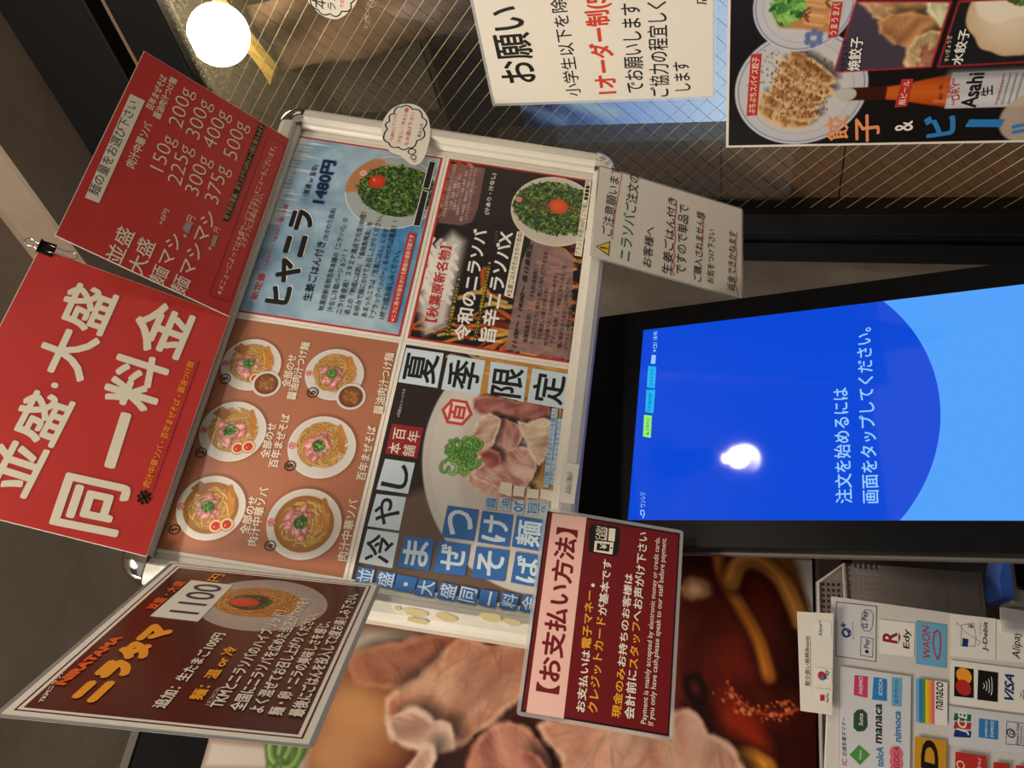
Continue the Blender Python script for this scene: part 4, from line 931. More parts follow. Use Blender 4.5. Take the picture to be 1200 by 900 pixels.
# ------------------------------------------------------------------ big pork noodle poster on its black panel
pn = thing('poster_panel', RB, on_board(-.09), 'large black wall panel with giant pork and noodle soup photo behind the menu board', 'poster')
MB().prism([(-1.3, -.53), (-.143, -.53), (-.143, -.365), (-.240, -.335), (-.240, .19), (-1.3, .19)], -.03, 0).build('panel', mat('matt_black', (7, 7, 7), .7, spec=.1), pn)
MB().box(-1.3, .190, -.03, -.240, .199, .002, .001).build('top_edge', mat('panel_edge', (70, 62, 54), .5), pn)
def meat(cv, pts, c0, c1, rim, seed, k_=1.0, soft=2.5, blur=0):
    """one slice of cooked pork: mottled body, pale torn rim, fine fibres"""
    r = np.random.default_rng(seed); P_ = [np.array(p) for p in pts]; out = []
    for a, b in zip(P_, P_[1:] + P_[:1]):       # ragged outline
        L_ = np.linalg.norm(b - a); n_ = np.array([-(b - a)[1], (b - a)[0]]) / max(L_, 1e-9)
        for j in range(6): out.append(tuple(a + (b - a) * j / 6 + n_ * L_ * (.06 * math.sin(math.pi * j / 6) + .022 * (r.random() - .5))))
    m = cv.mask(out, soft); k = m[..., None]; d_ = .010 * k_
    sh = cv.mask([(x + d_, y - d_ * 1.1) for x, y in out], 14 * k_)[..., None] * .6 * (1 - k); cv.a *= (1 - sh)
    tex = np.clip((cv.fbm(30 * k_ + 3)[..., None] - .25) * 1.9, 0, 1); fine = cv.fbm(4)[..., None]
    cv.a = cv.a * (1 - k) + (np.array(c0, float) * tex + np.array(c1, float) * (1 - tex) + (fine - .5) * 22) * k
    c = np.mean(P_, 0); S = np.ptp(np.array(pts), 0); d0 = r.random() * 3.14
    for i in range(int(34 * k_) + 10):
        s0 = c + (r.random(2) - .5) * S * .8; d = d0 + (r.random() - .5) * .7; L_ = (.02 + .04 * r.random()) * k_; cu = (r.random() - .5) * 1.2
        pp = [tuple(s0 + t_ * L_ * np.array([math.cos(d + t_ * cu), math.sin(d + t_ * cu)])) for t_ in np.linspace(-1, 1, 7)]
        cv.stroke(pp, .0014 * k_, jit(rim, r, 16), .34, 2.4, m); cv.stroke([(x + .0022 * k_, y - .002 * k_) for x, y in pp], .0022 * k_, np.array(c1) * .72, .28, 3, m)
    for i in range(10):
        q = c + (r.random(2) - .5) * S * .7; cv.blob(tuple(q), (.012 + .022 * r.random()) * k_, (.006 + .009 * r.random()) * k_, jit(rim, r, 12), d0 + r.random(), 8 * k_ + 1, .4, .3, clip=m); q = c + (r.random(2) - .5) * S * .8; cv.blob(tuple(q), (.010 + .02 * r.random()) * k_, .006 * k_, np.array(c1) * .75, d0, 8 * k_ + 1, .35, .3, clip=m)
    for j in range(len(out)):
        if r.random() < .75: a, b = out[j], out[(j + 1) % len(out)]; cv.stroke([a, b], (.003 + .005 * r.random()) * k_, jit(rim, r, 12), .55, 3 * k_ + 1)
def pork_poster():
    X0, X1, Y0, Y1 = -.62, -.146, -.527, .1178
    cv = Canvas(X0, Y0, X1, Y1, .0013, (96, 44, 28), 11); g = np.random.default_rng(4); A_ = lambda n_: [tuple(q) for q in anchor('wpan', n_)]
    n1 = cv.fbm(70)[..., None]; n2 = cv.fbm(16)[..., None]
    cv.a = np.array([92, 40, 24]) + (n1 - .5) * np.array([60, 34, 22])
    cv.poly(A_('broth2'), (150, 90, 56), 26, .95); cv.poly(A_('broth1'), (178, 118, 74), 26, .95); cv.poly(A_('rim'), (192, 178, 158), 16, 1)
    b1_ = anchor('wpan', 'broth2'); cv.blob(tuple(np.mean(b1_, 0) + np.array([-.01, .01])), .05, .03, (196, 146, 98), .4, 26, .7); cv.blob(tuple(np.mean(anchor('wpan', 'broth1'), 0)), .05, .022, (204, 150, 96), .9, 22, .7)
    cv.poly(A_('corner'), (172, 164, 152), 10); m_ = anchor('wpan', 'negi'); ce = np.mean(m_, 0)
    for i in range(5):
        q = ce + (g.random(2) - .5) * np.array([.05, .03]); th = np.linspace(0, 5.2, 12); pp = [(q[0] + .020 * math.cos(t_ + i), q[1] + .011 * math.sin(t_ + i)) for t_ in th]
        cv.stroke(pp, .010, (54, 82, 36), 1, 3); cv.stroke(pp, .006, (96, 128, 60), 1, 2.5); cv.stroke([(x, y + .001) for x, y in pp], .002, (160, 176, 110), .8, 2)
    cv.poly(A_('dark'), (58, 26, 20), 12)
    # soup with chilli oil and thick noodles
    ms = cv.mask(A_('soup'), 8)[..., None]; soup = np.array([66, 15, 8]) + np.clip(n1 - .42, -.2, 1) * np.array([150, 46, 14]) + (n2 - .5) * np.array([22, 8, 4]); cv.a = cv.a * (1 - ms) + soup * ms
    h_ = anchor('wpan', 'hot'); cv.blob(h_[0], .034, .024, (176, 48, 18), .4, 16, .8, .2); cv.blob(h_[0] + np.array([-.03, -.005]), .02, .014, (150, 60, 24), .4, 10, .7, .2)
    cv.poly(A_('bowlr'), (206, 198, 188), 3); bb = np.mean(anchor('wpan', 'bowlr'), 0)
    for nm, wd, c in (('n3', .020, (186, 116, 44)), ('n1', .017, (172, 100, 34)), ('n2', .022, (196, 132, 60)), ('n4', .022, (196, 124, 44))):
        pp = smooth_path(A_(nm)); cv.stroke(pp, wd * 1.5, (50, 10, 4), .6, 9); cv.stroke(pp, wd, np.array(c) * .85, 1, 5); cv.stroke([(x + .003, y + .001) for x, y in pp], wd * .55, c, .9, 6); cv.stroke([(x + .003, y + .003) for x, y in pp], wd * .18, np.minimum(np.array(c) * 1.28, 255), .8, 4)
    for nm, c, k_ in (('chip', (196, 142, 104), 1), ('spot', (34, 12, 10), 1)):
        q, ra, rb = anchor('wpan', nm); cv.blob(q, np.linalg.norm(ra - q), np.linalg.norm(rb - q), c, .3, 5, .95, .15, c2=np.array(c) * .75); cv.blob(q, np.linalg.norm(ra - q) * .45, np.linalg.norm(rb - q) * .35, (226, 190, 156) if nm == 'chip' else (96, 36, 22), .3, 5, .8, .2)
    ar = smooth_path(A_('arc')); cv.stroke(ar, .0022, (214, 110, 60), .9, 1.5); cv.stroke([(x, y + .004) for x, y in ar], .006, (140, 40, 16), .6, 4)
    for i in range(70):
        q = np.array(ar[int(g.random() * len(ar))]) + np.array([(g.random() - .5) * .02, .004 + .022 * g.random() ** 2]); s_ = .0007 + .0026 * g.random() ** 3; cv.blob(q, s_, s_ * .8, jit((226, 124, 70), g, 30), g.random() * 3, 1.4, .85, .2)
    for nm, c0, c1, rim, sd in (('A', (184, 114, 84), (142, 78, 58), (198, 136, 104), 8), ('B', (222, 162, 128), (188, 114, 86), (234, 188, 156), 5), ('F', (228, 184, 158), (200, 140, 116), (240, 208, 184), 9), ('D', (224, 176, 150), (190, 124, 100), (238, 206, 180), 12), ('C', (202, 128, 104), (160, 84, 68), (216, 154, 128), 6), ('G', (186, 100, 84), (140, 64, 54), (206, 136, 116), 13), ('Er', (226, 174, 148), (198, 134, 108), (238, 198, 170), 7)):
        meat(cv, A_(nm), c0, c1, rim, sd, 1.0, 6 if nm == 'A' else 2.5)
    cv.poly(A_('slit'), (74, 48, 40), 10, .75)
    YY, XX = np.mgrid[0:cv.h, 0:cv.w]; xw = X0 + XX * cv.px; yw = Y0 + YY * cv.px; cv.build('photo_print', pn, .0006, (xw < -.243) | (yw < -.3675), picmat('poster_print', .34))
def smooth_path(pts, n=8):
    p = [np.array(a) for a in pts]; p = [2 * p[0] - p[1]] + p + [2 * p[-1] - p[-2]]; o = []
    for i in range(1, len(p) - 2):
        for k in range(n): t_ = k / n; a, b, c, d = p[i - 1:i + 3]; o.append(tuple(.5 * (2 * b + (c - a) * t_ + (2 * a - 5 * b + 4 * c - d) * t_ ** 2 + (3 * b - a - 3 * c + d) * t_ ** 3)))
    return o + [tuple(p[-2])]
pork_poster()
MB().box(-1.3, -.562, -.03, -.143, -.531, .006, .003).build('bottom_ledge', mat('ledge_brown', (70, 58, 50), .5), pn)
cb = MB().box(-1.3, -1.7, -.25, -.12, -.564, -.005, .003).build('counter_cabinet', mat('cabinet_laminate', (84, 74, 68), .55, noise=(72, 63, 58), nscale=6)); cb.matrix_world = pose(RB, on_board(-.09)); tag(cb, 'dark taupe counter cabinet front under the noodle poster', 'cabinet')
# ------------------------------------------------------------------ menu board
bd = thing('display_board', RB, TB, 'white snap-frame menu board holding four ramen menu sheets', 'board')
MB().box(-.318, -.216, -.012, .318, .216, -.0012).build('backing_panel', m_paper, bd)
MB().box(-.30, -.10, -.0885, -.16, .10, -.012, .003).build('wall_bracket', m_black, bd)
def rail(p0, p1, inward):
    """snap rail: rounded profile 27 mm wide swept from p0 to p1; inward = unit vector to the sheets"""
    pr = [(0, -.012), (0, .008), (.003, .0135), (.008, .016), (.019, .0165), (.0215, .0145), (.0225, .0095), (.0265, .0085), (.0285, .0055), (.029, .0035), (.029, .0024), (.0195, .0024), (.0195, -.012)]
    n = len(pr); v = [(p[0] + inward[0] * a, p[1] + inward[1] * a, z) for p in (p0, p1) for a, z in pr]
    f = [tuple(range(n))[::-1], tuple(range(n, 2 * n))] + [(i, (i + 1) % n, n + (i + 1) % n, n + i) for i in range(n)]
    me = MB().add(v, f); o = me.build('frame_rail', m_white, bd)
    bm = bmesh.new(); bm.from_mesh(o.data); bmesh.ops.recalc_face_normals(bm, faces=bm.faces); bm.to_mesh(o.data); bm.free(); return o
HX, HY, K = .3325, .231, .029
rail((-HX + K, HY), (HX - K, HY), (0, -1)); rail((-HX + K, -HY), (HX - K, -HY), (0, 1)); rail((-HX, -HY + K), (-HX, HY - K), (1, 0)); rail((HX, -HY + K), (HX, HY - K), (-1, 0))
for sx_, sy_ in ((-1, 1), (1, 1), (1, -1), (-1, -1)):
    cx, cy = sx_ * (HX - K), sy_ * (HY - K); pr = [(K * .35, .0175), (K * .8, .0172), (K * .93, .015), (K * 1.0, .009), (K * 1.0, -.012)]; v = []; f = []; S = 14
    v.append((cx, cy, .0172))
    for r_, z in pr:
        for k in range(S + 1): t = math.pi / 2 * k / S; v.append((cx + sx_ * r_ * math.cos(t), cy + sy_ * r_ * math.sin(t), z))
    for k in range(S): f.append((0, 1 + k, 2 + k))
    for i in range(len(pr) - 1):
        for k in range(S): a = 1 + i * (S + 1) + k; f.append((a, a + 1, a + S + 2, a + S + 1))
    o = mesh_obj('corner_cap', v, f, m_chrome if sx_ < 0 or sy_ > 0 else m_chrome, bd, smooth=True)
    bm = bmesh.new(); bm.from_mesh(o.data); bmesh.ops.recalc_face_normals(bm, faces=bm.faces); bm.to_mesh(o.data); bm.free(); o['label'] = 'chrome rounded corner cap'
m_tape = mat('old_tape', (206, 190, 140), .6)
rg = np.random.default_rng(2)
for (x, y, a, b) in ((-.3195, -.078, .0042, .014), (-.3275, -.083, .0028, .011), (-.3195, -.109, .004, .012), (-.3125, -.155, .0048, .012), (-.314, -.177, .0036, .012), (-.3185, -.060, .0022, .004)):
    pts = [(x + a * math.cos(t) * (.75 + .4 * rg.random()), y + b * math.sin(t) * (.75 + .4 * rg.random())) for t in np.linspace(0, 6.28, 11)[:-1]]
    MB().prism(pts, .0160, .0171).build('tape_residue', m_tape, bd)
# ---- the four sheets
def sheet(label, x0, y0, x1, y1):
    s = thing('menu_sheet', RB, TB, label, 'menu', 'menu sheets in the snap frame'); MB().box(x0, y0, -.0010, x1, y1, -.0002).build('paper', m_paper, s); return s
def rect(parent, name, x0, y0, x1, y1, c, z):
    return mesh_obj(name, [(x0, y0, z), (x1, y0, z), (x1, y1, z), (x0, y1, z)], [(0, 1, 2, 3)], ink(c), parent)
# bowls
s = sheet('brown menu sheet showing six numbered ramen bowls', -.2965, .0005, -.0005, .2095)
mesh_obj('brown_print', [(-.2925, .0045, .0002), (-.0045, .0045, .0002), (-.0045, .2055, .0002), (-.2925, .2055, .0002)], [(0, 1, 2, 3)], mat('terracotta_print', (178, 112, 80), .4, noise=(170, 105, 75), nscale=10), s)
def bowl(i):
    p, q, r = anchor('bowls', 'b%d' % i); rx = np.linalg.norm(q - p); ry = np.linalg.norm(r - p); R_ = (rx + ry) / 2 * 1.0
    ext = 1.12 * R_; cv = Canvas(p[0] - ext * 1.15, p[1] - ext * 1.2, p[0] + ext * 1.15, p[1] + ext, .0006, (176, 110, 79), 20 + i)
    plate(cv, p, R_, R_, (214, 208, 200), (206, 200, 190)); soup = i in (1, 4)
    if soup: cv.blob(p, R_ * .80, R_ * .80, (196, 146, 66), 0, 1.5, 1, c2=(150, 96, 38)); noodles(cv, p, R_ * .66, R_ * .66, (214, 168, 92), 55, .0016, i)
    else: noodles(cv, (p[0] + R_ * .06, p[1]), R_ * .74, R_ * .74, (200, 150, 78), 110, .0017, i)
    # bamboo shoots lower right, pork in the middle, chopped leek on top, nori fold upper right
    mx = (p[0] + R_ * .18, p[1] - R_ * .42)
    for k in range(5): a = (p[0] + R_ * (-.02 + .12 * k), p[1] - R_ * (.62 - .02 * k)); cv.stroke([a, (a[0] + R_ * .28, a[1] + R_ * .16)], R_ * .13, jit((190, 126, 56), cv.rng, 16), 1, 1.2)
    if i <= 3:
        w_ = (p[0] + R_ * .50, p[1] + R_ * .52); cv.poly([(w_[0] - R_ * .22, w_[1] - R_ * .16), (w_[0] + R_ * .1, w_[1] - R_ * .3), (w_[0] + R_ * .26, w_[1] + R_ * .04), (w_[0] - R_ * .02, w_[1] + R_ * .24)], (156, 100, 46), 1.2); cv.stroke([(w_[0] - R_ * .1, w_[1]), (w_[0] + R_ * .12, w_[1] + R_ * .06)], R_ * .05, (110, 66, 30), .8, 2)
    porks(cv, (p[0] - R_ * .04, p[1] + R_ * .10), R_ * .46, R_ * .44, 20, 30 + i, (220, 138, 134), .34)
    greens(cv, (p[0] + R_ * .02, p[1] + R_ * .10), R_ * .19, R_ * .19, 60, 40 + i, .0013, ((60, 96, 36), (80, 126, 50), (110, 150, 70), (140, 176, 96), (46, 80, 34)))
    if i <= 3:
        for k in (0, 1): egg(cv, (p[0] - R_ * (.52 - .1 * k), p[1] - R_ * (.30 + .30 * k)) if i != 3 else (p[0] - R_ * (.5 - .12 * k), p[1] - R_ * (.28 + .34 * k)), R_ * .20)
    mark(cv, (p[0] - R_ * .10, p[1] + R_ * .86), R_ * .12)
    YY, XX = np.mgrid[0:cv.h, 0:cv.w]; cc = cv.P(p); keep = np.hypot(XX - cc[0], YY - cc[1]) * cv.px < R_ * 1.12
    if i in (3, 6):
        a, b = anchor('bowls', 's%d' % i); rr = np.linalg.norm(b - a); plate(cv, a, rr, rr); cv.blob(a, rr * .82, rr * .82, (150, 84, 40), 0, 1.2, 1, c2=(104, 56, 30))
        for k in range(40): cv.blob((a[0] + rr * .7 * (cv.rng.random() - .5) * 1.3, a[1] + rr * .7 * (cv.rng.random() - .5) * 1.3), .0016 * cv.rng.random() + .0006, .0008, jit((190, 130, 70) if k % 3 else (110, 120, 60), cv.rng, 20), cv.rng.random() * 3, 1, .8)
        ca = cv.P(a); keep |= np.hypot(XX - ca[0], YY - ca[1]) * cv.px < rr * 1.08
    o = cv.build('bowl_picture', s, .0003 + i * 1e-5, keep)
for i in range(1, 7): bowl(i)
prints(DATA['bowls'], s)
# blue hiyanira
s = sheet('blue menu sheet with icicles and a bowl of chopped chives', .0005, .0005, .2965, .2095)
rect(s, 'red_border', .0045, .0045, .2925, .2055, 'red', .0002)
cv = Canvas(.0072, .0072, .2898, .2028, .0009, (150, 180, 200), 31)
Y = np.linspace(0, 1, cv.h)[:, None, None]; X = np.linspace(0, 1, cv.w)[None, :, None]; n1 = cv.fbm(40)[..., None]
cv.a = np.array([150, 178, 196]) + (n1 - .5) * 90 + (Y - .5) * np.array([-18, -6, 10])
dp = cv.mask([(.02, .007), (.06, .035), (.12, .06), (.20, .072), (.235, .04), (.24, .007)], 30)[..., None]; cv.a = cv.a * (1 - dp * .85) + (np.array([52, 124, 186]) + (cv.fbm(24)[..., None] - .5) * np.array([60, 60, 50])) * dp * .85
for k in range(46):
    x = .01 + .28 * cv.rng.random(); y = .01 + .05 * cv.rng.random(); cv.stroke([(x, y), (x + .02, y + .004)], .0012, (120, 186, 214), .35, 2)
for k in range(26):
    x = .140 + k * .0058 + .003 * cv.rng.random(); L_ = .008 + .020 * cv.rng.random() * (1 + (k % 4 == 0)); cv.poly([(x - .0036, .2028), (x + .0036, .2028), (x + .0004, .2028 - L_)], (226, 234, 236), 2, .85)
cv.build('ice_print', s, .0003)
p, q, r = anchor('hiya', 'plate'); R_ = (np.linalg.norm(q - p) + np.linalg.norm(r - p)) / 2
cv = Canvas(p[0] - R_, p[1] - R_, .2898, p[1] + R_ * 1.0, .0006, (176, 190, 194), 33)
cv.blob(p, R_, R_, (214, 220, 220), 0, 1.2); cv.blob(p, R_ * .97, R_ * .97, (166, 176, 176), 0, 1.5)
cv.blob((p[0] + R_ * .35, p[1] + R_ * .72), R_ * .6, R_ * .36, (190, 122, 72), -.6, 6, .9, .1); cv.blob(p, R_ * .9, R_ * .9, (176, 180, 176), 0, 10, .0)
h, ha, hb = anchor('hiya', 'herb'); greens(cv, h, np.linalg.norm(ha - h) * .98, np.linalg.norm(hb - h), 1500, 35)
yk, ya = anchor('hiya', 'yolk'); ry_ = np.linalg.norm(ya - yk); cv.blob(yk, ry_ * 1.05, ry_, (214, 66, 28), 0, 1.2, c2=(190, 48, 22)); cv.blob((yk[0] + ry_ * .2, yk[1] + ry_ * .4), ry_ * .3, ry_ * .14, (250, 170, 130), .4, 2, .7)
lo, la = anchor('hiya', 'logo'); mark(cv, lo, np.linalg.norm(la - lo) * .9, (206, 130, 120))
YY, XX = np.mgrid[0:cv.h, 0:cv.w]; cc = cv.P(p); keep = np.hypot(XX - cc[0], YY - cc[1]) * cv.px < R_ * 1.0
YW = cv.y0 + YY * cv.px; keep &= (YW < .2028) & (YW > .0072)
cv.build('herb_bowl_picture', s, .00045, keep); prints(DATA['hiya'], s); on_part(s, 'strip_lettering', 'red_strip')
# black reiwa
s = sheet('black and flame menu sheet with a raw egg yolk on chopped chives', .0005, -.2095, .2965, -.0005)
rect(s, 'red_border', .0045, -.2055, .2925, -.0045, 'red', .0002)
cv = Canvas(.0072, -.2028, .2898, -.0072, .0008, (22, 16, 15), 41); R1 = cv.rng
def flames(x0, x1, y0, y1, n, lw=.006):
    for k in range(n):
        x, y = x0 + (x1 - x0) * R1.random(), y0 + (y1 - y0) * R1.random() ** 1.6; pts = []; d = 1.57 + (R1.random() - .5)
        for j in range(7): pts.append((x, y)); d += (R1.random() - .5) * .9; x += .006 * math.cos(d); y += .006 * math.sin(d)
        c_ = [(196, 66, 24), (226, 110, 30), (240, 168, 60), (150, 36, 18), (250, 206, 110)][int(R1.random() * 5)]
        cv.stroke(pts, lw * (.3 + .8 * R1.random()), c_, .75, 2.5)
flames(.01, .09, -.2, -.08, 60); flames(.0, .2, -.2, -.175, 70); flames(.21, .29, -.05, -.01, 45); flames(.01, .06, -.08, -.02, 10)
for nm, c_, al in (('panel', (128, 92, 90), .86), ('panel2', (150, 122, 122), .84)):
    pp = anchor('reiwa', nm); cv.poly([tuple(a) for a in pp], c_, 2, al)
pp = anchor('reiwa', 'cloud'); m_ = cv.mask([tuple(a) for a in pp], 16)[..., None]; cv.a = cv.a * (1 - m_) + np.array([206, 200, 194]) * m_
cc_ = np.mean(pp, 0)
for k in range(46):
    a = cc_ + (R1.random(2) - .5) * np.array([.085, .040]); cv.stroke([tuple(a), tuple(a + np.array([.012, .010])), tuple(a + np.array([.02, .006]))], .0052, jit((238, 232, 222), R1, 8), .8, 1.8)
cv.build('flame_print', s, .0003)
p, q, r = anchor('reiwa', 'plate'); R_ = (np.linalg.norm(q - p) + np.linalg.norm(r - p)) / 2
cv = Canvas(p[0] - R_, p[1] - R_, .2898, p[1] + R_, .0006, (40, 30, 28), 43)
plate(cv, p, R_, R_, (206, 196, 182), (196, 186, 172)); h, ha, hb = anchor('reiwa', 'herb'); greens(cv, h, np.linalg.norm(ha - h), np.linalg.norm(hb - h), 1700, 45, .0021)
for k in range(120): cv.blob((h[0] + (R1.random() - .5) * .022 + .004, h[1] + (R1.random() - .5) * .07), .0014, .001, jit((140, 60, 26), R1, 20), 0, 1, .6)
yk, ya = anchor('reiwa', 'yolk'); ry_ = np.linalg.norm(ya - yk); cv.blob(yk, ry_, ry_, (226, 96, 32), 0, 1.2, c2=(206, 72, 26))
lo, la = anchor('reiwa', 'logo'); mark(cv, lo, np.linalg.norm(la - lo))
YY, XX = np.mgrid[0:cv.h, 0:cv.w]; cc = cv.P(p); keep = (np.hypot(XX - cc[0], YY - cc[1]) * cv.px < R_) & (cv.y0 + YY * cv.px < -.0072) & (cv.y0 + YY * cv.px > -.2028)
cv.build('herb_bowl_picture', s, .00045, keep); prints(DATA['reiwa'], s); on_part(s, 'strip_lettering', 'black_strips'); on_part(s, 'banner_lettering', 'white_banner'); on_part(s, 'label_lettering', 'white_label')
# hiyashi
s = sheet('dark menu sheet with large sliced pork photo and blue character tiles', -.2965, -.2095, -.0005, -.0005)
X0, Y0, X1, Y1 = -.2925, -.2055, -.0045, -.0045
cv = Canvas(X0, Y0, X1, Y1, .0007, (44, 32, 28), 51)
b0, ba, bb = anchor('hiyashi', 'bowl')
cv.poly([(X0, Y0), (X0, -.005), (-.20, -.03), (-.17, -.08), (-.15, Y0)], (150, 124, 104), 20, .6)
bc = (-.125, -.185); cv.blob(bc, .155, .135, (206, 200, 190), .15, 3, 1); cv.blob(bc, .146, .126, (226, 222, 212), .15, 3, c2=(214, 208, 198)); cv.blob((-.13, -.185), .125, .095, (208, 200, 188), .1, 14, 1)
cv.blob((-.02, -.16), .05, .07, (196, 142, 66), .2, 8, 1, .2)
for k in range(34): a = (-.030 + .04 * cv.rng.random() - .01, -.195 + .10 * cv.rng.random()); cv.stroke([a, (a[0] + .012, a[1] + .02), (a[0] + .014, a[1] + .04)], .0042, jit((206, 150, 72), cv.rng, 22), .9, 1.2)
for nm, c0, c1, rim, sd in (('N1', (206, 150, 78), (176, 112, 50), (226, 176, 110), 3), ('N2', (196, 140, 76), (150, 98, 50), (220, 170, 110), 4), ('S1', (186, 112, 100), (146, 80, 72), (206, 140, 124), 5), ('S7', (222, 164, 142), (196, 126, 106), (240, 204, 184), 6), ('S6', (230, 176, 160), (202, 130, 116), (246, 216, 200), 7), ('S4', (216, 146, 130), (178, 104, 94), (238, 190, 172), 8), ('S5', (238, 210, 178), (214, 174, 142), (246, 226, 200), 9), ('S2', (230, 186, 158), (204, 144, 122), (246, 218, 194), 10), ('S3', (150, 72, 66), (104, 42, 40), (200, 120, 104), 11)):
    meat(cv, [tuple(a_) for a_ in anchor('hiyashi', nm)], c0, c1, rim, sd, .55)
ng, na, nb_ = anchor('hiyashi', 'negi'); rr = np.linalg.norm(na - ng)
for k in range(34):
    a = ng + (cv.rng.random(2) - .5) * rr * 1.5; d = cv.rng.random() * 3.14; g_ = jit((86, 140, 58) if k % 2 else (120, 168, 80), cv.rng, 20)
    th = np.linspace(0, 4.6, 9); pts = [(a[0] + .0066 * math.cos(t + d), a[1] + .0044 * math.sin(t + d)) for t in th]; cv.stroke(pts, .0042, g_ * .55, .7, 1.5); cv.stroke(pts, .0030, g_, 1, 1); cv.stroke(pts, .0009, np.minimum(g_ * 1.4, 250), .8, 1)
lo, la = anchor('hiyashi', 'logo'); mark(cv, lo, np.linalg.norm(la - lo) * 1.0, (206, 66, 56))
cv.build('pork_picture', s, .0003); prints(DATA['hiyashi'], s); [on_part(s, k_ + '_lettering', k_ + '_tiles') for k_ in ('season', 'chilled', 'dish', 'portion', 'flavour')]; on_part(s, 'seal_lettering', 'seal')
# ------------------------------------------------------------------ staff label, bubbles
def flat_sheet(name, R, T, quad, label, cat, m, th=.0006, group=None, part='paper'):
    t = thing(name, R, T, label, cat, group); MB().prism([tuple(q) for q in quad], 0, th).build(part, m, t); return t
TF = on_board(.0168)
t = flat_sheet('staff_label', RB, TF, anchor('staff', 'sheet'), 'small white printed label on the lower rail of the menu board', 'label', m_paper); prints(DATA['staff'], t, .0008)
def smooth_loop(pts, n=8):
    pts = [np.array(p) for p in pts]; o = []; N = len(pts)
    for i in range(N):
        a, b, c, d = pts[i - 1], pts[i], pts[(i + 1) % N], pts[(i + 2) % N]
        for k in range(n): t_ = k / n; o.append(tuple(.5 * (2 * b + (c - a) * t_ + (2 * a - 5 * b + 4 * c - d) * t_ ** 2 + (3 * b - a - 3 * c + d) * t_ ** 3)))
    return o
def bubble(key, R, T, label):
    t = flat_sheet('thought_bubble_sticker', R, T, smooth_loop(anchor(key, 'outline')), label, 'sticker', m_paper, .0008, 'thought bubble stickers')
    sp = anchor(key, 'scallop'); c = np.mean(sp, 0); v = []; f = []; wd = .0009
    for a, b in zip(sp, sp[1:] + sp[:1]):
        m_ = (a + b) / 2; out = (m_ - c) / np.linalg.norm(m_ - c); h = np.linalg.norm(b - a) * .30; pts = []
        for k in range(11): u = k / 10; pts.append(a * (1 - u) + b * u + out * h * math.sin(math.pi * u) ** .8)
        for p, q in zip(pts[:-1], pts[1:]):
            d = (q - p) / np.linalg.norm(q - p); nn = np.array([-d[1], d[0]]) * wd; i = len(v); v += [(*(p - nn - d * .0004), .0010), (*(q - nn + d * .0004), .0010), (*(q + nn + d * .0004), .0010), (*(p + nn - d * .0004), .0010)]; f.append((i, i + 1, i + 2, i + 3))
    mesh_obj('cloud_outline', v, f, ink('ink'), t); prints(DATA[key], t, .0011); return t
bubble('bubble', RB, TF, 'white thought-bubble sticker stuck on the top rail of the menu board')
bubble('bubble2', RG, on_glass(.0055), 'white thought-bubble sticker stuck on the wired glass')
# ------------------------------------------------------------------ red cards
def red_card(R, T, w_, h_, key, label):
    t = thing('menu_card', R, T, label, 'sign', 'red cards clipped above the menu board'); l_ = -w_ / 2 - (.003 if key == 'redR' else 0); MB().box(l_, -h_ / 2, -.0009, w_ / 2, h_ / 2, -.0001).build('card', m_paper, t)
    e = .0007; mesh_obj('red_print', [(l_ + e, -h_ / 2 + e, .0002), (w_ / 2 - e, -h_ / 2 + e, .0002), (w_ / 2 - e, h_ / 2 - e, .0002), (l_ + e, h_ / 2 - e, .0002)], [(0, 1, 2, 3)], m_red, t)
    prints(DATA[key], t); on_part(t, 'title_lettering', 'title_strip'); on_part(t, 'weight_lettering', 'weight_strip'); return t
RL = ((0.86158, 0.27427, 0.42715), (0.50189, -0.58636, -0.63583), (0.07607, 0.7622, -0.64285)); TL = (-0.0389, 0.7392, 2.1221)
red_card(RL, TL, .297, .210, 'redL', 'red card with huge cream characters clipped above the bowl menu')
red_card(((0.87939, 0.34637, 0.32664), (0.47287, -0.71519, -0.51468), (0.05534, 0.60707, -0.79272)), (0.2189, 0.8678, 2.1196), .2796, .1977, 'redR', 'red card listing gram weights above the blue menu sheet')
# binder clip holding the two cards
bc_ = thing('binder_clip', RL, TL, 'small black binder clip pinching the two red cards together at their tops', 'clip')
cx, cy = .150, .1005
MB().prism([(cx - .0085, cy - .010), (cx + .0085, cy - .010), (cx + .0075, cy + .005), (cx - .0075, cy + .005)], .0006, .0016).build('front_jaw', m_black, bc_)
MB().prism([(cx - .0085, cy - .010), (cx + .0085, cy - .010), (cx + .0075, cy + .005), (cx - .0075, cy + .005)], -.0030, -.0020).build('back_jaw', m_black, bc_)
MB().box(cx - .0078, cy + .004, -.0055, cx + .0078, cy + .0062, .0045, .0008).build('spine', m_black, bc_)
def loop(a, L_, z0, z1):
    d = np.array([math.cos(a), math.sin(a)]); n_ = np.array([-d[1], d[0]]); pts = []
    for s_, o_ in ((0, .0042), (.25, .0040), (.55, .0028), (.75, .0046), (.92, .0036), (1.0, 0), (.92, -.0036), (.75, -.0046), (.55, -.0028), (.25, -.0040), (0, -.0042)):
        p = np.array([cx, cy - .002]) + d * L_ * s_ + n_ * o_; pts.append((p[0], p[1], z0 + (z1 - z0) * s_))
    return pts
MB().tube(loop(math.radians(-88), .032, .0026, .0032), .0006, 8).build('wire_handle', m_chrome, bc_, True); MB().tube(loop(math.radians(80), .024, -.002, -.004), .0006, 8).build('wire_handle', m_chrome, bc_, True)
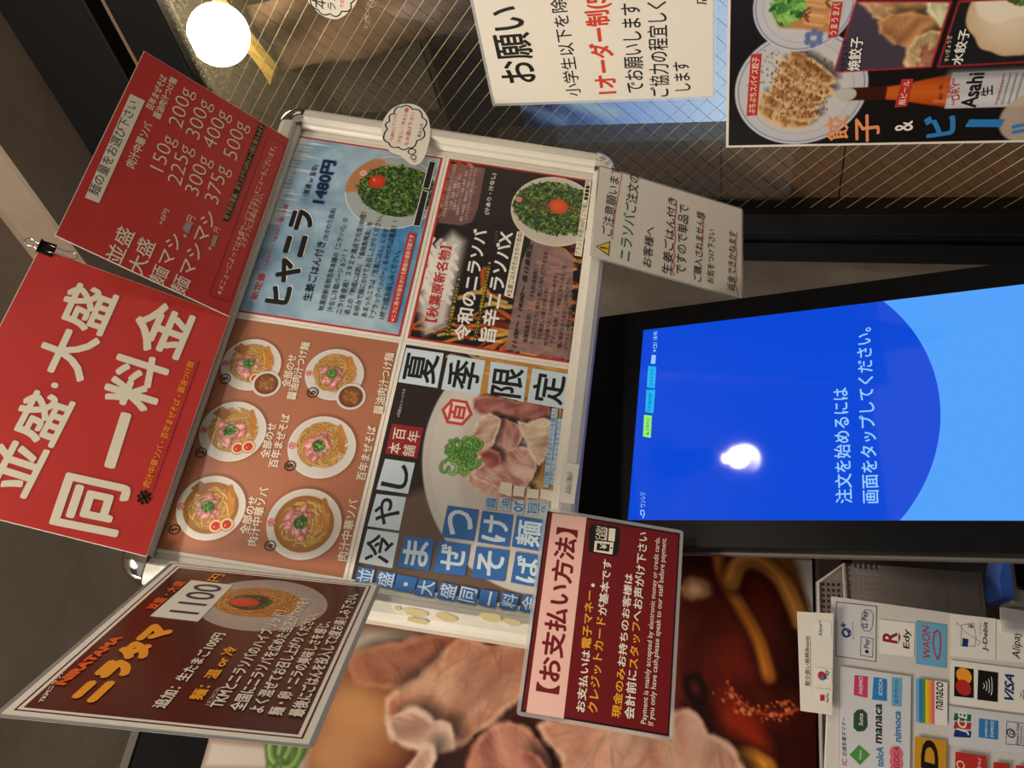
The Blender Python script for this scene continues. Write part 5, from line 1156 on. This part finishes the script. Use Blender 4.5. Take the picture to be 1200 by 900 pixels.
# ------------------------------------------------------------------ laminated signs
def laminated(name, R, T, w_, h_, margin, label, cat, m, part='print_sheet'):
    t = thing(name, R, T, label, cat); MB().prism(rrect(-w_ / 2 - margin, -h_ / 2 - margin, w_ / 2 + margin, h_ / 2 + margin, .004), -.0004, -.0001).build('clear_film', film_mat(), t)
    MB().box(-w_ / 2, -h_ / 2, -.0003, w_ / 2, h_ / 2, .0001).build(part, m, t); return t
RN = ((0.13367, 0.04451, 0.99003), (0.95034, -0.28908, -0.11531), (0.28106, 0.95627, -0.08094)); TN = (-0.2284, 0.6335, 1.8704)
W_, H_ = .2952, .2087
t = laminated('price_sign', RN, TN, W_, H_, .004, 'brown laminated price sign with 1100 sticker jutting out from the menu board', 'sign', m_paper)
def frame_rect(parent, name, a, b, cmat, z):
    mesh_obj(name, [(-W_ / 2 + a, -H_ / 2 + a, z), (W_ / 2 - a, -H_ / 2 + a, z), (W_ / 2 - a, H_ / 2 - a, z), (-W_ / 2 + a, H_ / 2 - a, z)], [(0, 1, 2, 3)], cmat, parent)
m_br = mat('brown_print', (88, 38, 26), .22, spec=.5, noise=(82, 35, 24), nscale=6)
frame_rect(t, 'border_line', .0052, 0, m_br, .0002); frame_rect(t, 'border_band', .0068, 0, m_paper, .00025); frame_rect(t, 'brown_field', .0096, 0, m_br, .0003)
p, q, r = anchor('nira', 'plate'); rx = np.linalg.norm(q - p); ry = np.linalg.norm(r - p); R_ = (rx + ry) / 2
cv = Canvas(p[0] - R_ * 1.02, p[1] - R_ * 1.02, p[0] + R_ * 1.02, min(p[1] + R_ * 1.02, H_ / 2 - .0098), .0007, (88, 38, 26), 61); plate(cv, p, R_, R_, (176, 160, 150), (190, 176, 166), .2)
a, a1, a2 = anchor('nira', 'noodle'); noodles(cv, a, np.linalg.norm(a1 - a), np.linalg.norm(a2 - a), (206, 138, 58), 150, .0022, 5)
g0, g1, g2 = anchor('nira', 'green'); greens(cv, g0, np.linalg.norm(g1 - g0), np.linalg.norm(g2 - g0), 260, 8, .0016, ((44, 56, 26), (58, 72, 34), (80, 92, 46), (100, 108, 60), (36, 46, 24)))
y0_, y1_, y2_ = anchor('nira', 'yolk'); cv.blob(y0_, np.linalg.norm(y1_ - y0_), np.linalg.norm(y2_ - y0_), (220, 76, 42), 0, 1.2, c2=(200, 60, 34))
YY, XX = np.mgrid[0:cv.h, 0:cv.w]; cc = cv.P(p); cv.build('noodle_picture', t, .0004, np.hypot(XX - cc[0], YY - cc[1]) * cv.px < R_ * 1.0, picmat('gloss_print', .2))
st = MB().prism([tuple(a_) for a_ in anchor('nira', 'sticker')], .00045, .0009).build('price_sticker', m_paper, t); st['label'] = 'white 1100 price sticker'
prints(DATA['nira'], t, .0011); on_part(t, 'sticker_lettering', 'price_sticker')
RP = ((0.87616, 0.10712, 0.46997), (0.48015, -0.2798, -0.83137), (0.04244, 0.95406, -0.29658)); TP = (-0.2318, 0.8657, 1.5864)
m_dr = mat('dark_red_print', (116, 26, 30), .25, noise=(110, 24, 28), nscale=6)
t = laminated('payment_notice', RP, TP, .2053, .1447, .0038, 'dark red laminated notice about payment methods below the menu board', 'notice', mat('black_print', (22, 16, 16), .3))
mesh_obj('red_field', [(-.1008, -.0708, .0002), (.1008, -.0708, .0002), (.1008, .0706, .0002), (-.1008, .0706, .0002)], [(0, 1, 2, 3)], m_dr, t)
prints(DATA['pay'], t, .0003); on_part(t, 'header_lettering', 'header_band'); on_part(t, 'icon_lettering', 'cashless_icon')
RH = ((0.88424, 0.17625, 0.4325), (0.46292, -0.4534, -0.76167), (0.06185, 0.87371, -0.4825)); TH = (0.2133, 1.1357, 1.5735)
t = laminated('handwritten_notice', RH, TH, .1475, .2092, .0025, 'white handwritten notice with yellow warning triangle hanging below the menu board', 'notice', mat('note_paper', (226, 220, 206), .35)); prints(DATA['note'], t, .0003)
# request sheet on the glass
t = flat_sheet('request_sheet', RG, on_glass(.006), [(-.6546, .3946), (-.6546, .0822), (-.21, .0822), (-.21, .3946)], 'large white handwritten request sheet taped on the wired glass', 'sheet', m_paper); prints(DATA['request'], t, .0008)
MB().prism([(-.659, .3990), (-.659, .0780), (-.2056, .0780), (-.2056, .3990)], -.0005, -.0001).build('clear_film', film_mat(), t)
# gyoza and beer poster on the glass
t = flat_sheet('beer_poster', RG, on_glass(.007), [(-.7365, .0642), (-.7365, -.53), (-.30, -.53), (-.30, .0642)], 'black poster of gyoza plates and a beer bottle on the glass', 'poster', m_paper)
def beer():
    cv = Canvas(-.733, -.526, -.305, .0605, .0012, (22, 19, 19), 71); g = cv.rng
    def gy(p, R_, n, seed, c0):
        plate(cv, p, R_, R_, (196, 196, 200), (206, 204, 200), 0)
        th = np.linspace(0, 6.3, 60); cv.stroke([(p[0] + R_ * .95 * math.cos(a), p[1] + R_ * .95 * math.sin(a)) for a in th], .0012, (70, 90, 150), .8, 1); cv.stroke([(p[0] + R_ * .80 * math.cos(a), p[1] + R_ * .80 * math.sin(a)) for a in th], .0008, (120, 130, 160), .5, 1)
    p, q, r = anchor('beer', 'plate'); R_ = (np.linalg.norm(q - p) + np.linalg.norm(r - p)) / 2; gy(p, R_, 6, 1, 0)
    for k in range(6):      # six pan-fried dumplings fanned across the plate
        a = p + R_ * np.array([-.44 + .165 * k, .22 - .075 * k]); d = np.array([math.cos(1.15 - .05 * k), math.sin(1.15 - .05 * k)]); e = np.array([-d[1], d[0]]); L_ = R_ * (.46 + .05 * math.sin(k * 2)); W2 = R_ * .17
        pts = [tuple(a + d * L_ * math.cos(t_) + e * W2 * (1.25 * math.sin(t_) if math.sin(t_) > 0 else .55 * math.sin(t_))) for t_ in np.linspace(0, 6.28, 15)[:-1]]
        meat(cv, pts, (212, 164, 106), (164, 106, 58), (230, 194, 142), 80 + k, .62, 2)
        for j in range(8): u = (j - 3.5) / 4.2; q_ = a + d * L_ * u + e * W2 * (1.05 * math.sqrt(max(0, 1 - u * u)) - .1); cv.stroke([tuple(q_), tuple(q_ - e * W2 * .55 + d * W2 * .2)], .0018, (130, 82, 44), .7, 2); cv.blob(tuple(q_), .0034, .0026, (232, 198, 150), .5, 2, .6)
        for j in range(10): q_ = a + d * L_ * (g.random() * 1.5 - .75) - e * W2 * .3 * g.random(); cv.blob(tuple(q_), .006, .003, jit((124, 72, 34), g, 18), 1.1, 3, .55, .3)
    for k in range(260): q_ = p + R_ * (g.random(2) - .5) * np.array([1.0, .9]); cv.blob(tuple(q_), .0011 + .0012 * g.random(), .001, jit((92, 56, 26), g, 26), 0, 1, .75)
    for k in range(40): q_ = p + R_ * np.array([.1 + .6 * g.random(), .35 + .45 * g.random()]); cv.blob(tuple(q_), .0012, .0012, (70, 80, 60), 0, 1, .6)
    p2, q2, r2 = anchor('beer', 'plate2'); R2 = (np.linalg.norm(q2 - p2) + np.linalg.norm(r2 - p2)) / 2; gy(p2, R2, 5, 2, 0)
    for k in range(5):
        a = p2 + R2 * np.array([-.4 + .2 * k, -.05]); cv.stroke([tuple(a + R2 * np.array([-.1, -.4])), tuple(a), tuple(a + R2 * np.array([.05, .45]))], R2 * .22, jit((204, 144, 84), g, 16), .95, 3); cv.stroke([tuple(a + R2 * np.array([-.06, -.35])), tuple(a + R2 * np.array([.02, .0]))], R2 * .05, (236, 200, 150), .7, 3)
    greens(cv, p2 + R2 * np.array([-.02, .30]), R2 * .34, R2 * .30, 150, 7, .005, ((60, 120, 40), (84, 150, 56), (120, 180, 80), (150, 200, 104), (44, 90, 34)))
    for k in range(6): a = p2 + R2 * (g.random(2) - .5) * 1.1; cv.stroke([tuple(a), tuple(a + R2 * np.array([.12, .1])), tuple(a + R2 * np.array([.2, -.02]))], .002, (60, 20, 16), .8, 1.5)
    fl = p2 + R2 * np.array([-.72, -.25])
    for k in range(6): cv.blob((fl[0] + .008 * math.cos(k * 1.05), fl[1] + .008 * math.sin(k * 1.05)), .005, .004, (80, 100, 160), 0, 1.5, .8)
    # framed photographs
    G = [tuple(a) for a in anchor('beer', 'gyoza')]
    m1 = cv.mask(G, 1.2)[..., None]; keep0 = cv.a.copy(); cv.poly(G, (70, 62, 76), 1.2)
    gx, gyy = np.mean(G, 0)
    for (dx_, dy_, rx, ry, ro, c_) in ((.03, -.03, .075, .026, 1.1, (206, 164, 116)), (.06, .0, .07, .022, 1.0, (196, 150, 104)), (.0, -.05, .06, .024, 1.25, (184, 130, 84)), (.075, -.05, .05, .02, .9, (226, 196, 150)), (-.03, -.06, .035, .03, .2, (206, 176, 130)), (.045, -.075, .05, .032, .5, (236, 214, 170))):
        pts = [(gx + dx_ + rx * math.cos(t_) * math.cos(ro) - ry * math.sin(t_) * math.sin(ro), gyy + dy_ + rx * math.cos(t_) * math.sin(ro) + ry * math.sin(t_) * math.cos(ro)) for t_ in np.linspace(0, 6.28, 13)[:-1]]
        cc_ = np.array(c_, float); meat(cv, pts, np.minimum(cc_ * 1.1, 250), cc_ * .72, np.minimum(cc_ * 1.2, 252), int(1000 * abs(dx_)) + 3, .7, 2)
    for (dx_, dy_, rx, ry, ro) in ((-.032, -.060, .020, .018, .2), (.045, -.082, .028, .016, .5)):
        for k in range(60): cv.blob((gx + dx_ + (g.random() - .5) * 2 * rx * .9, gyy + dy_ + (g.random() - .5) * 2 * ry * .9), .003 + .003 * g.random(), .0025, jit((166, 104, 82) if k % 4 else (206, 176, 120), g, 26), g.random() * 3, 2, .8, .3)
    H = [tuple(a) for a in anchor('beer', 'gyoza2')]; H[2] = (H[2][0], -.5); H[1] = (H[1][0], -.5)
    mH = cv.mask(H, 1.2)[..., None]; cv.poly(H, (42, 40, 46), 1.2); hx, hy = -.565, -.258
    cv.blob((hx - .01, hy - .02), .10, .09, (30, 29, 33), 0, 3, 1); cv.blob((hx, hy), .05, .042, (232, 214, 186), .2, 2, 1, .15, c2=(206, 176, 138)); cv.blob((hx + .03, hy + .0), .032, .04, (240, 228, 206), .5, 3, .9, .2); greens(cv, (hx + .045, hy - .01), .03, .026, 130, 9, .0036, ((70, 110, 40), (96, 140, 56), (60, 96, 36), (120, 160, 80), (50, 80, 30)))
    allow = np.clip(m1 + mH, 0, 1); base_ = keep0; cv.a = base_ * (1 - allow) + cv.a * allow
    for pts in (G, H): cv.stroke(list(pts) + [pts[0]], .0022, (168, 40, 50), 1, 1)
    # bottle
    b = anchor('beer', 'bottle'); w2 = anchor('beer', 'bottlew'); cxx = np.mean([w2[0][0], w2[1][0]]) * .35 + np.mean([w2[2][0], w2[3][0]]) * .65; cxx = np.mean([w2[2][0], w2[3][0]]); yt = b[0][1]; nw = abs(w2[0][0] - w2[1][0]) / 2 * .95; bw = abs(w2[2][0] - w2[3][0]) / 2 * .98
    prof = [(.0, nw * .9), (.010, nw * .95), (.012, nw), (.055, nw * 1.05), (.075, nw * 1.35), (.10, bw * .72), (.125, bw * .92), (.15, bw), (.43, bw)]
    L_ = [(cxx - w_, yt - d) for d, w_ in prof] + [(cxx + w_, yt - d) for d, w_ in prof[::-1]]; cv.poly(L_, (60, 22, 14), 1.2)
    L2 = [(cxx - w_ * .93, yt - d) for d, w_ in prof[3:]] + [(cxx + w_ * .93, yt - d) for d, w_ in prof[:2:-1]]; mk = cv.mask(L2, 2)
    Xg = cv.x0 + np.arange(cv.w) * cv.px; u = (Xg - cxx) / bw; gl = np.stack([206 - 70 * np.abs(u) ** 2, 98 - 50 * np.abs(u) ** 1.5, 34 - 18 * np.abs(u)], -1)[None]; cv.a = cv.a * (1 - mk[..., None]) + gl * mk[..., None]
    cv.stroke([(cxx - bw * .55, yt - .115), (cxx - bw * .66, yt - .16), (cxx - bw * .66, yt - .40)], .005, (232, 160, 90), .5, 3)
    cv.stroke([(cxx, yt - .002), (cxx, yt - .010)], nw * 1.9, (196, 188, 180), 1, 1.2)
    la, lb = yt - .128, yt - .128 - .105
    cv.poly([(cxx - bw * .97, la), (cxx + bw * .97, la), (cxx + bw * .97, lb), (cxx - bw * .97, lb)], (198, 198, 202), 1.2); cv.stroke([(cxx - bw * .5, la - .01), (cxx - bw * .5, lb + .01)], .012, (226, 226, 230), .6, 6); cv.stroke([(cxx + bw * .9, la), (cxx + bw * .9, lb)], .012, (130, 130, 136), .6, 6)
    for k in range(4): cv.stroke([(cxx - bw * .8, lb + .046 - k * .007), (cxx + bw * .8, lb + .046 - k * .007)], .0011, (60, 60, 64), .9, 1)
    # glass of beer, bottom left corner
    cv.stroke([(-.70, -.315), (-.70, -.46)], .075, (196, 178, 160), .9, 3); cv.stroke([(-.705, -.36), (-.705, -.45)], .05, (206, 140, 70), .9, 4)
    cv.build('poster_print', t, .0008)
beer(); prints(DATA['beer'], t, .0011); on_part(t, 'strip_lettering', 'name_strip')
# ------------------------------------------------------------------ ordering kiosk
k = thing('ordering_kiosk', RK, TK, 'black touchscreen ordering kiosk with glowing blue screen', 'kiosk')
KB = -.445
MB().prism(rrect(-.0300, KB - .03, .2705, .0668, .006), -.024, .0).build('housing', m_dark, k)
MB().prism(rrect(-.0325, KB - .04, .2730, .0690, .008), -.032, -.022).build('rear_shell', mat('grey_shell', (96, 92, 88), .4), k)
MB().prism(rrect(-.0295, KB - .0295, .2700, .0663, .006), .0, .0024).build('bezel_glass', mat('bezel_glass', (5, 5, 6), .3, spec=.12, noise=(11, 11, 12), nscale=60), k)
SW = .2430; arc = anchor('kiosk', 'arc')
def circ(a, b, c):
    A = np.array([[b[0] - a[0], b[1] - a[1]], [c[0] - a[0], c[1] - a[1]]]) * 2; B = np.array([b @ b - a @ a, c @ c - a @ a]); o = np.linalg.solve(A, B); return o, np.linalg.norm(a - o)
co_, cr_ = circ(*arc)
def scr(name, pts, rgb, z, strength=1.0):
    m = mat('screen_' + name, (3, 4, 8), .04, spec=.5, emit=rgb, estr=strength); return mesh_obj(name, [(x, y, z) for x, y in pts], [tuple(range(len(pts)))], m, k)
scr('light_screen', [(0, KB + .004), (SW, KB + .004), (SW, 0), (0, 0)], (78, 160, 250), .0026)
th0, th1 = math.asin((arc[0][1] - co_[1]) / cr_), None
pts = [(SW, 0), (0, 0)]; ang0 = math.atan2(arc[2][1] - co_[1], -math.sqrt(max(cr_ ** 2 - (arc[2][1] - co_[1]) ** 2, 0))); a0 = math.atan2(arc[2][1] - co_[1], arc[2][0] - co_[0]); a1 = math.atan2(arc[0][1] - co_[1], arc[0][0] - co_[0])
if a0 > 0: a0 -= 2 * math.pi
for i in range(41): a = a0 + (a1 - a0) * i / 40; pts.append((min(max(co_[0] + cr_ * math.cos(a), 0), SW), co_[1] + cr_ * math.sin(a)))
scr('dark_screen', pts, (8, 72, 214), .0028)
prints(DATA['kiosk'], k, .0029, dz=1e-6)
MB().box(.08, -.64, -.075, .16, -.12, -.031, .006).build('stand_column', m_black, k)
MB().box(-.02, -.68, -.16, .26, -.642, .06, .008).build('stand_base', m_black, k)
# ------------------------------------------------------------------ payment brand sign, tab, basket, terminal
t = flat_sheet('payment_brand_sign', RB, on_board(.07), [(-.49, -.4668), (-.2525, -.4846), (-.2490, -.70), (-.49, -.70)], 'white sign covered with card and e-money logos beside the kiosk', 'sign', mat('sign_white', (216, 212, 206), .35), .003); prints(DATA['brand'], t, .0032); on_part(t, 'waon_lettering', 'waon_card')
MB().prism([(-.262, -.648), (-.238, -.650), (-.238, -.76), (-.262, -.76)], .0065, .0075).build('acrylic_lip', film_mat(), t)
t = flat_sheet('brand_list_tab', RB, on_board(.079), anchor('tab', 'sheet'), 'small white paper tab listing accepted brands above the logo sign', 'paper', m_paper); prints(DATA['tab'], t, .0008)
bk = thing('wire_basket', RB, on_board(.0), 'translucent white plastic basket behind the payment logo sign', 'basket'); bk.name = 'plastic_basket'
m_bk = mat('basket_plastic', (150, 142, 136), .35, alpha=.62)
def bwall(name, P0, P1, P2, P3, rows, cols, rowspan, th):
    """one wall (top-left, top-right, bottom-right, bottom-left) with slot holes in the upper rows: bars and posts around each opening"""
    P = [np.array(p, float) for p in (P0, P1, P2, P3)]; nrm = np.cross(P[1] - P[0], P[3] - P[0]); nrm /= np.linalg.norm(nrm); f_ = lambda u, v: (P[0] * (1 - u) + P[1] * u) * (1 - v) + (P[3] * (1 - u) + P[2] * u) * v
    mb = MB()
    def cell(u0, u1, v0, v1):
        q = [f_(u0, v0), f_(u1, v0), f_(u1, v1), f_(u0, v1)]; v = [tuple(a) for a in q] + [tuple(a + nrm * th) for a in q]; mb.add(v, [(0, 1, 2, 3), (7, 6, 5, 4), (0, 4, 5, 1), (1, 5, 6, 2), (2, 6, 7, 3), (3, 7, 4, 0)])
    cell(0, 1, 0, .03); vs = .03; dv = rowspan / rows
    for r_ in range(rows):
        v0 = vs + r_ * dv
        for c_ in range(cols): cell(c_ / cols, (c_ + .45) / cols, v0, v0 + dv * .72)
        cell(0, 1, v0 + dv * .72, v0 + dv)
    cell(0, 1, vs + rowspan, 1); return mb.build(name, m_bk, bk)
F = [(-.42, -.516, .03), (-.203, -.516, .03), (-.189, -.662, .024), (-.40, -.662, .024)]; Bk = [(-.42, -.516, -.045), (-.203, -.516, -.045), (-.187, -.662, -.04), (-.40, -.662, -.04)]
bwall('front_wall', *F, 6, 34, .24, .002); bwall('back_wall', *Bk, 6, 34, .24, .002)
bwall('side_wall', Bk[1], F[1], F[2], Bk[2], 6, 10, .24, .002); bwall('side_wall', F[0], Bk[0], Bk[3], F[3], 6, 10, .24, .002)
MB().prism([(-.40, -.04), (-.186, -.04), (-.186, .024), (-.40, .024)], 0, .002).build('bottom', m_bk, bk).matrix_local = Matrix(((1, 0, 0, 0), (0, 0, 1, -.667), (0, 1, 0, 0), (0, 0, 0, 1)))
MB().tube([(-.42, -.516, .03), (-.203, -.516, .03), (-.203, -.516, -.045), (-.42, -.516, -.045), (-.42, -.516, .03)], .0026, 8).build('rim', mat('basket_rim', (168, 162, 156), .3, alpha=.85), bk, True)
tm = thing('card_terminal', RB, on_board(.03), 'grey card terminal with black keypad at the edge beside the basket', 'terminal')
MB().box(-.222, -.86, -.01, -.165, -.684, .012, .004).build('body', mat('terminal_grey', (168, 164, 158), .4), tm)
MB().box(-.205, -.85, .012, -.17, -.692, .0145, .002).build('screen', m_blackgloss, tm)
kp = MB()
for i in range(4):
    for j in range(3): kp.box(-.214 + .014 * j, -.80 - .012 * i, .0145, -.204 + .014 * j, -.792 - .012 * i, .0165, .001)
kp.build('keypad_buttons', m_white, tm)
bt = MB().prism([(-.171, -.678), (-.199, -.670), (-.219, -.6705), (-.2175, -.683), (-.202, -.683), (-.171, -.6835)], -.010, .02).build('blue_case', mat('blue_plastic', (60, 104, 196), .4)); bt.matrix_world = pose(RB, on_board(.03)); tag(bt, 'small blue plastic case sitting on the grey card terminal', 'case')
# lamp over the room that the screen mirrors
lm = thing('ceiling_lamp', ((1, 0, 0), (0, 1, 0), (0, 0, 1)), (.887, -.107, 2.405), 'round ceiling lamp mirrored in the kiosk screen', 'lamp')
MB().lathe([(.0001, -.033)] + [(.033 * math.sin(t_), -.033 * math.cos(t_)) for t_ in np.linspace(.1, 2.7, 18)] + [(.014, .036), (.014, .05)], 32).build('bulb', mat('bulb_glow', (255, 246, 230), .3, emit=(255, 236, 205), estr=62), lm, True)
MB().lathe([(.0001, .05), (.02, .05), (.02, .09), (.045, .10), (.045, .279), (.0001, .279)], 24).build('lamp_holder', m_black, lm, True)
